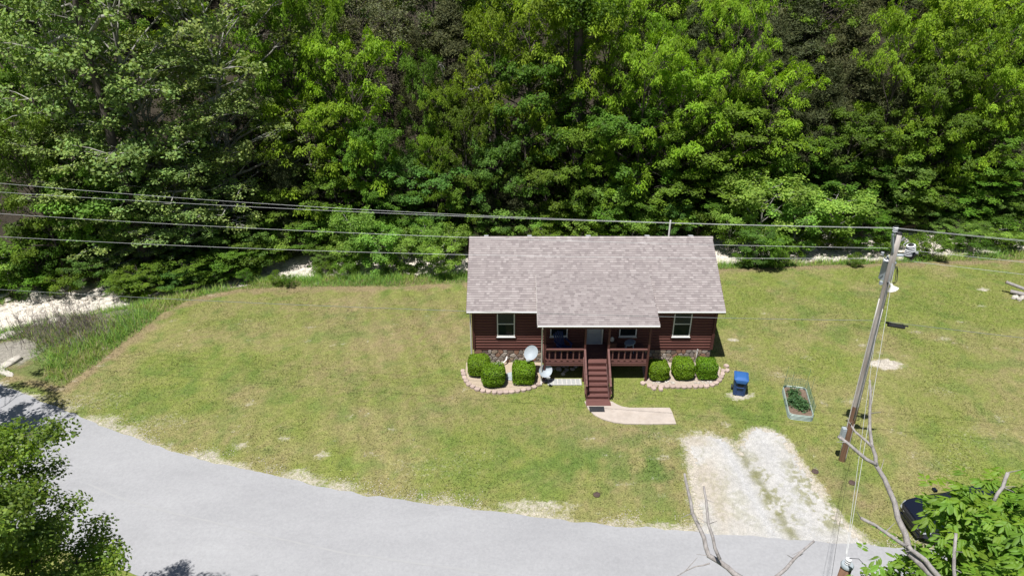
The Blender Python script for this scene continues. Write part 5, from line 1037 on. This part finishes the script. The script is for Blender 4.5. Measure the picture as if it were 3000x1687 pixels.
for i, (x, y, w_, h_, lab) in enumerate(((.32, -1.05, 1.16, 1.05, 'clipped round green bush at the house left corner'), (1.12, -1.95, 1.2, 1.05, 'clipped boxy green bush at the front middle of left bed'), (2.68, -1.72, 1.16, 1.06, 'clipped boxy green bush in left bed below the satellite dish'), (9.75, -1.45, 1.04, 1.02, 'clipped green bush next to the right porch post, partly shaded'), (11.05, -1.35, 1.1, 1.06, 'middle one of three clipped green bushes right of the porch'), (12.28, -1.35, 1.02, 1.05, 'clipped green bush nearest the house right corner'))):
    t = empty('clipped_bush', (x, y, .03), lab, 'bush', 'clipped bushes', rz=i*1.57); t.scale = (w_, w_, h_); link('foliage', BX[i % 3], t); link('branches', BC, t)
# crops in the raised bed
rng = np.random.RandomState(9)
for k in range(16):
    cx, cy = rng.uniform(-.26, .26), rng.uniform(-.85, .85); cl = [(Vector((cx, cy, .3+rng.uniform(0, .1))), 1)]; V, F, T = crown(rng, cl, .3, 130, .12, .06, .8, jit=.7); o = link('crop_plant', npmesh('crop_plant', V, F, M['leafcrop'], T), gb); setp(o, kind='stuff')

# ------------------------------------------------------------------ foreground trees
def fg_tree(name, loc, H, R, base, seed, label, big):
    rng = np.random.RandomState(seed); t = empty(name, loc, label, 'tree'); mb, cl = skeleton(rng, H, R, base, 44 if big else 36, 5 if big else 6, 'round', (0, 0), .2, (5, 55)); link('trunk', mesh_of('trunk', mb, M['bark'], True), t)
    if not big:
        V, F, T = crown(rng, cl, rc=.5, nleaf=520, L=.105, Wd=.075, out=.9, flat=.65, jit=.7, sp=.3, yel=.18, droop=.1); link('crown', npmesh('crown', V, F, M['leafpear'], T), t); return t
    Vs, Fs, Ts = [], [], []; n0 = 0
    for c, s in cl:
        if c[0] < -2.2: continue
        for k in range(int(34*s)):
            p = np.array(c)+rng.normal(size=3)*[.34, .34, .2]; az = rng.uniform(0, 6.28); st_ = np.array([math.cos(az), math.sin(az), rng.uniform(-.15, .35)]); st_ /= np.linalg.norm(st_); Ls = rng.uniform(.16, .3); side = np.cross(st_, [0, 0, 1]); nl_ = 7; b_ = rng.uniform(.8, 1.2); ye = rng.uniform(-.12, .15)
            for j in range(nl_):
                if j == nl_-1: a = st_.copy(); r = p+st_*Ls
                else: sg = 1 if j % 2 else -1; r = p+st_*Ls*(.3+.7*(j//2)/3); a = st_*.65+side*sg*.8
                a = a+np.array([0, 0, -.35+rng.normal()*.15]); a /= np.linalg.norm(a); L_ = rng.uniform(.15, .23); W_ = L_*.38; nn = np.cross(np.cross(a, [0, 0, 1]), a); nn = nn+rng.normal(size=3)*.25; nn /= np.linalg.norm(nn)+1e-9; bb = np.cross(nn, a); dr = np.array([0, 0, -.035])
                q = [r, r+a*L_*.4+bb*W_*.5-nn*.006, r+a*L_*.75+bb*W_*.4-nn*.012+dr*.5, r+a*L_+dr, r+a*L_*.75-bb*W_*.4-nn*.012+dr*.5, r+a*L_*.4-bb*W_*.5-nn*.006, r+a*L_*.5+nn*.008]
                Vs += q; Fs += [(n0+6, n0+0, n0+1), (n0+6, n0+1, n0+2), (n0+6, n0+2, n0+3), (n0+6, n0+3, n0+4), (n0+6, n0+4, n0+5), (n0+6, n0+5, n0+0)]; n0 += 7; bj = b_*rng.uniform(.9, 1.1); Ts += [(bj*(1+ye), bj, bj*(1-ye))]*7
    link('crown', npmesh('crown', np.array(Vs), np.array(Fs), M['leafbig'], np.array(Ts)), t); return t
fg_tree('leafy_tree', (-11.7, -19.7, 0), 9.4, 2.9, .25, 5, 'dense small-leaved green tree in the bottom left corner beside the road', False)
fg_tree('hickory_tree', (12.75, -22.9, 0), 11.2, 2.6, .45, 8, 'broad bright green tree with large drooping leaflets in the bottom right corner', True)
def dead(name, branches, depth, base, label):
    t = empty(name, base, label, 'dead tree'); b0 = Vector(base)
    for i, (pix, r0, r1, dd) in enumerate(branches):
        P = [Vector(at_d(u*K, v*K, depth+dd*k/(len(pix)-1)))-b0 for k, (u, v) in enumerate(pix)]; Q = []; rr_ = []
        for a, b in zip(P[:-1], P[1:]):
            for s in (0, .5): Q.append(a.lerp(b, s)+Vector((vr.uniform(-1, 1), vr.uniform(-1, 1), vr.uniform(-1, 1)))*.02)
        Q.append(P[-1])
        if i == 0: Q = [Vector((0, 0, -.2)), Vector((.05, .05, Q[0].z*.5))]+Q
        n_ = len(Q); obj('trunk' if i == 0 else 'branch', MB().tube(Q, [r0+(r1-r0)*k/(n_-1) if i else (max(r0*2.2*(1-k/2.5), r0+(r1-r0)*k/(n_-1))) for k in range(n_)], 8), M['deadwood'], t, True)
        for k in range(3):
            q = Q[vr.randrange(n_//2, n_)]; e = q+Vector((vr.uniform(-.25, .25), vr.uniform(-.2, .2), vr.uniform(-.05, .2))); obj('twig', MB().tube([q, e], [.01, .004], 4), M['deadwood'], t)
    return t
p = at_d(1900*K, 1580*K, 11.6)
dead('dead_tree', [([(1900, 1580), (1868, 1455), (1830, 1425), (1785, 1398), (1770, 1350), (1745, 1290), (1733, 1240), (1722, 1190)], .065, .022, .6), ([(1812, 1408), (1790, 1350), (1778, 1290), (1770, 1222)], .03, .018, .3), ([(1895, 1500), (1950, 1452), (2000, 1405), (2048, 1360)], .04, .02, .4), ([(1785, 1415), (1750, 1425), (1700, 1450)], .014, .006, .1)], 11.8, (p[0], p[1], 0), 'grey dead tree whose bare forked tips rise at the bottom edge below the driveway')
p = at_d(2450*K, 1600*K, 11.8)
dead('dead_tree', [([(2450, 1600), (2350, 1455), (2292, 1395), (2275, 1340), (2250, 1265), (2226, 1205), (2206, 1172), (2192, 1120), (2190, 1040), (2188, 955)], .075, .02, .8), ([(2206, 1172), (2150, 1130), (2108, 1097)], .035, .025, .1), ([(2192, 1125), (2165, 1095), (2140, 1068)], .025, .016, .2), ([(2276, 1372), (2225, 1335), (2165, 1302)], .035, .028, .2), ([(2400, 1490), (2345, 1430), (2300, 1388), (2284, 1372)], .05, .035, .1), ([(2410, 1520), (2402, 1430), (2405, 1340)], .035, .025, .1), ([(2500, 1260), (2520, 1225), (2536, 1188)], .03, .03, .0)], 12.0, (p[0], p[1], 0), 'pale dead tree with long bare limb crossing the utility pole foot')

# ------------------------------------------------------------------ grasses
def blades(X, Y, Z, hgt_, wid, col, rng, lean=.8):
    n = len(X); a = rng.uniform(0, 6.28, n); l = rng.uniform(.2, 1, n)*lean*hgt_; b = a+1.57+rng.normal(size=n)*.3; P = np.stack([X, Y, Z], 1); side = np.stack([np.cos(b), np.sin(b), b*0], 1)*(wid/2)[:, None]; tip = P+np.stack([np.cos(a)*l, np.sin(a)*l, hgt_], 1)
    V = np.stack([P-side, P+side, tip], 1).reshape(-1, 3); return V, np.arange(n*3).reshape(n, 3), np.repeat(col, 3, 0)
rng = np.random.RandomState(31)
def keepmask(x, y):
    m = (y > road_y(x)+.15) & (sd(x, y, DRIVE) > -.1) & ~inside(x, y, WALK) & ~inside(x, y, BEDL) & ~inside(x, y, BEDR) & ~((x > -.05) & (x < W+.05) & (y > -.05) & (y < DH+.1)) & ~((x > FX0-.3) & (x < FX1) & (y > -1.7) & (y < .1)) & ~((x > 5.7) & (x < 7.1) & (y > -3.9) & (y < -1.6)) & ~((np.abs(x-16.25) < .75) & (np.abs(y+3.75) < 1.35)) & ~((np.abs(x-4.83) < .95) & (np.abs(y+1.85) < .3))
    return m
n = 260000; X = rng.uniform(-25, 42, n); Y = rng.uniform(-14, 13.4, n); m_ = keepmask(X, Y) & (sd(X, Y, LAWN) < .1); X, Y = X[m_], Y[m_]; Cc = albedo(X, Y); lum = Cc.mean(1); m_ = rng.rand(len(X)) > sstep(.2, .4, lum); X, Y, Cc = X[m_], Y[m_], Cc[m_]
Z = hgt(X, Y); hh = rng.uniform(.03, .10, len(X)); V, F, C_ = blades(X, Y, Z-.005, hh, rng.uniform(.015, .04, len(X)), Cc*rng.uniform(.55, 1.6, (len(X), 1)), rng, 1.9)
setp(link('lawn_grass', npmesh('lawn_grass', V, F, M['grass'], C_)), 'mown green and tan grass of the yard around the house', 'grass', None, 'stuff')
n = 420000; X = rng.uniform(-33, 44, n); Y = rng.uniform(-5, 20, n); d = creek_d(X, Y); o_ = sd(X, Y, LAWN); c = cwidth(X)
m_ = (Y > road_y(X)+.25) & (o_ > .15) & (d < -c-.0-.35*rng.rand(n)-.5*(X > 12)) & (fbm(X, Y, .5, 3) > .30+.25*rng.rand(n)); m_ |= (d > c+.2) & (d < c+6.5) & (X < -23) & (rng.rand(n) < .6); m_ |= (d > c+.2) & (d < c+1.8) & (X > 15) & (rng.rand(n) < .3)
m_ &= ~((np.hypot(X+26.2, Y-.8) < 1.5)); X, Y, o_ = X[m_], Y[m_], o_[m_]; f_ = fbm(X, Y, .45, 3); pal = np.array([(.20, .31, .045), (.12, .25, .045), (.27, .30, .075), (.33, .27, .16), (.22, .19, .175)])
brush = sstep(2.7, 1.6, np.hypot((X+24.2)/1.25, (Y-3.2)/.95)); idx = np.where(rng.rand(len(X)) < brush*.55, rng.choice([3, 4, 2], len(X), p=[.35, .5, .15]), np.where(f_ > .52, rng.choice([0, 1], len(X), p=[.5, .5]), rng.choice([0, 2, 3], len(X), p=[.5, .35, .15])))
hh = rng.uniform(.18, .5, len(X))*(.6+.9*f_)*np.clip(.4+o_*.7, .4, 1); V, F, C_ = blades(X, Y, hgt(X, Y)-.02, hh, rng.uniform(.015, .045, len(X)), pal[idx]*rng.uniform(.7, 1.35, (len(X), 1)), rng, 1.3)
setp(link('tall_weeds', npmesh('tall_weeds', V, F, M['grass'], C_)), 'tall green and tan weeds between the lawn edge and the creek', 'weeds', None, 'stuff')
# dead grey brush stems in the left wedge
mb = MB()
for k in range(260):
    x = -24.3+rng.normal()*1.5; y = 3.0+rng.normal()*1.1
    if y < road_y(x)+.6 or sd(np.array([x]), np.array([y]), LAWN)[0] < .3: continue
    z = h1(x, y); H = rng.uniform(.7, 1.7); lx, ly = rng.normal()*.25, rng.normal()*.25; pts = [(x, y, z-.05), (x+lx*.4, y+ly*.4, z+H*.5), (x+lx, y+ly, z+H)]; mb.tube(pts, [.014, .009, .004], 3, False)
    for s in range(4): q = Vector(pts[1]).lerp(Vector(pts[2]), rng.rand()); mb.tube([q, q+Vector((rng.normal()*.2, rng.normal()*.2, rng.uniform(.05, .35)))], [.007, .003], 3, False)
o = obj('dead_brush', mb, pm('grey_purple_dead_stems', (.2, .165, .155), (.12, .098, .093), 6, .95), fix=False); setp(o, 'grey leafless brush stems beside the left creek bed', 'brush', None, 'stuff')
# loose limestone chips: creek bed, road shoulder, drive
n = 9000; X = np.concatenate([rng.uniform(-34, 44, n), rng.uniform(-22, 20, 5000), rng.uniform(9, 16.5, 2500)]); Y = np.concatenate([rng.uniform(3, 20, n), np.zeros(5000), rng.uniform(-12.4, -5.6, 2500)]); Y[n:n+5000] = road_y(X[n:n+5000])+np.abs(rng.normal(size=5000))*.45
d = np.abs(creek_d(X, Y)); m_ = np.ones(len(X), bool); m_[:n] = d[:n] < cwidth(X[:n])+.7; m_[n:n+5000] = fbm(X[n:n+5000], Y[n:n+5000], .6, 3) > .47; m_[n+5000:] = sd(X[n+5000:], Y[n+5000:], DRIVE) < .25; s = np.where(np.arange(len(X)) < n, rng.uniform(.05, .2, len(X)), rng.uniform(.012, .032, len(X))); X, Y, s = X[m_], Y[m_], s[m_]; Z = hgt(X, Y)+.01
OC = np.array([(1, 0, -.1), (0, 1, -.1), (-1, 0, -.1), (0, -1, -.1), (.3, .3, .6), (-.4, .1, .5)]); OF = np.array([(0, 1, 4), (1, 2, 5), (1, 5, 4), (2, 3, 5), (3, 0, 4), (3, 4, 5)])
a = rng.uniform(0, 6.28, len(X)); ca, sa = np.cos(a)[:, None], np.sin(a)[:, None]; q = OC[None]*s[:, None, None]*rng.uniform(.6, 1.2, (len(X), 6, 3)); V = np.stack([q[..., 0]*ca-q[..., 1]*sa+X[:, None], q[..., 0]*sa+q[..., 1]*ca+Y[:, None], q[..., 2]+Z[:, None]], -1).reshape(-1, 3); F = (OF[None]+np.arange(len(X))[:, None, None]*6).reshape(-1, 3); col = np.repeat(np.array([.46, .425, .37])*rng.uniform(.7, 1.15, (len(X), 1)), 6, 0)
setp(link('limestone_chips', npmesh('limestone_chips', V, F, M['gravel'], col)), 'loose pale limestone chips in the creek bed and along the road', 'gravel', None, 'stuff')
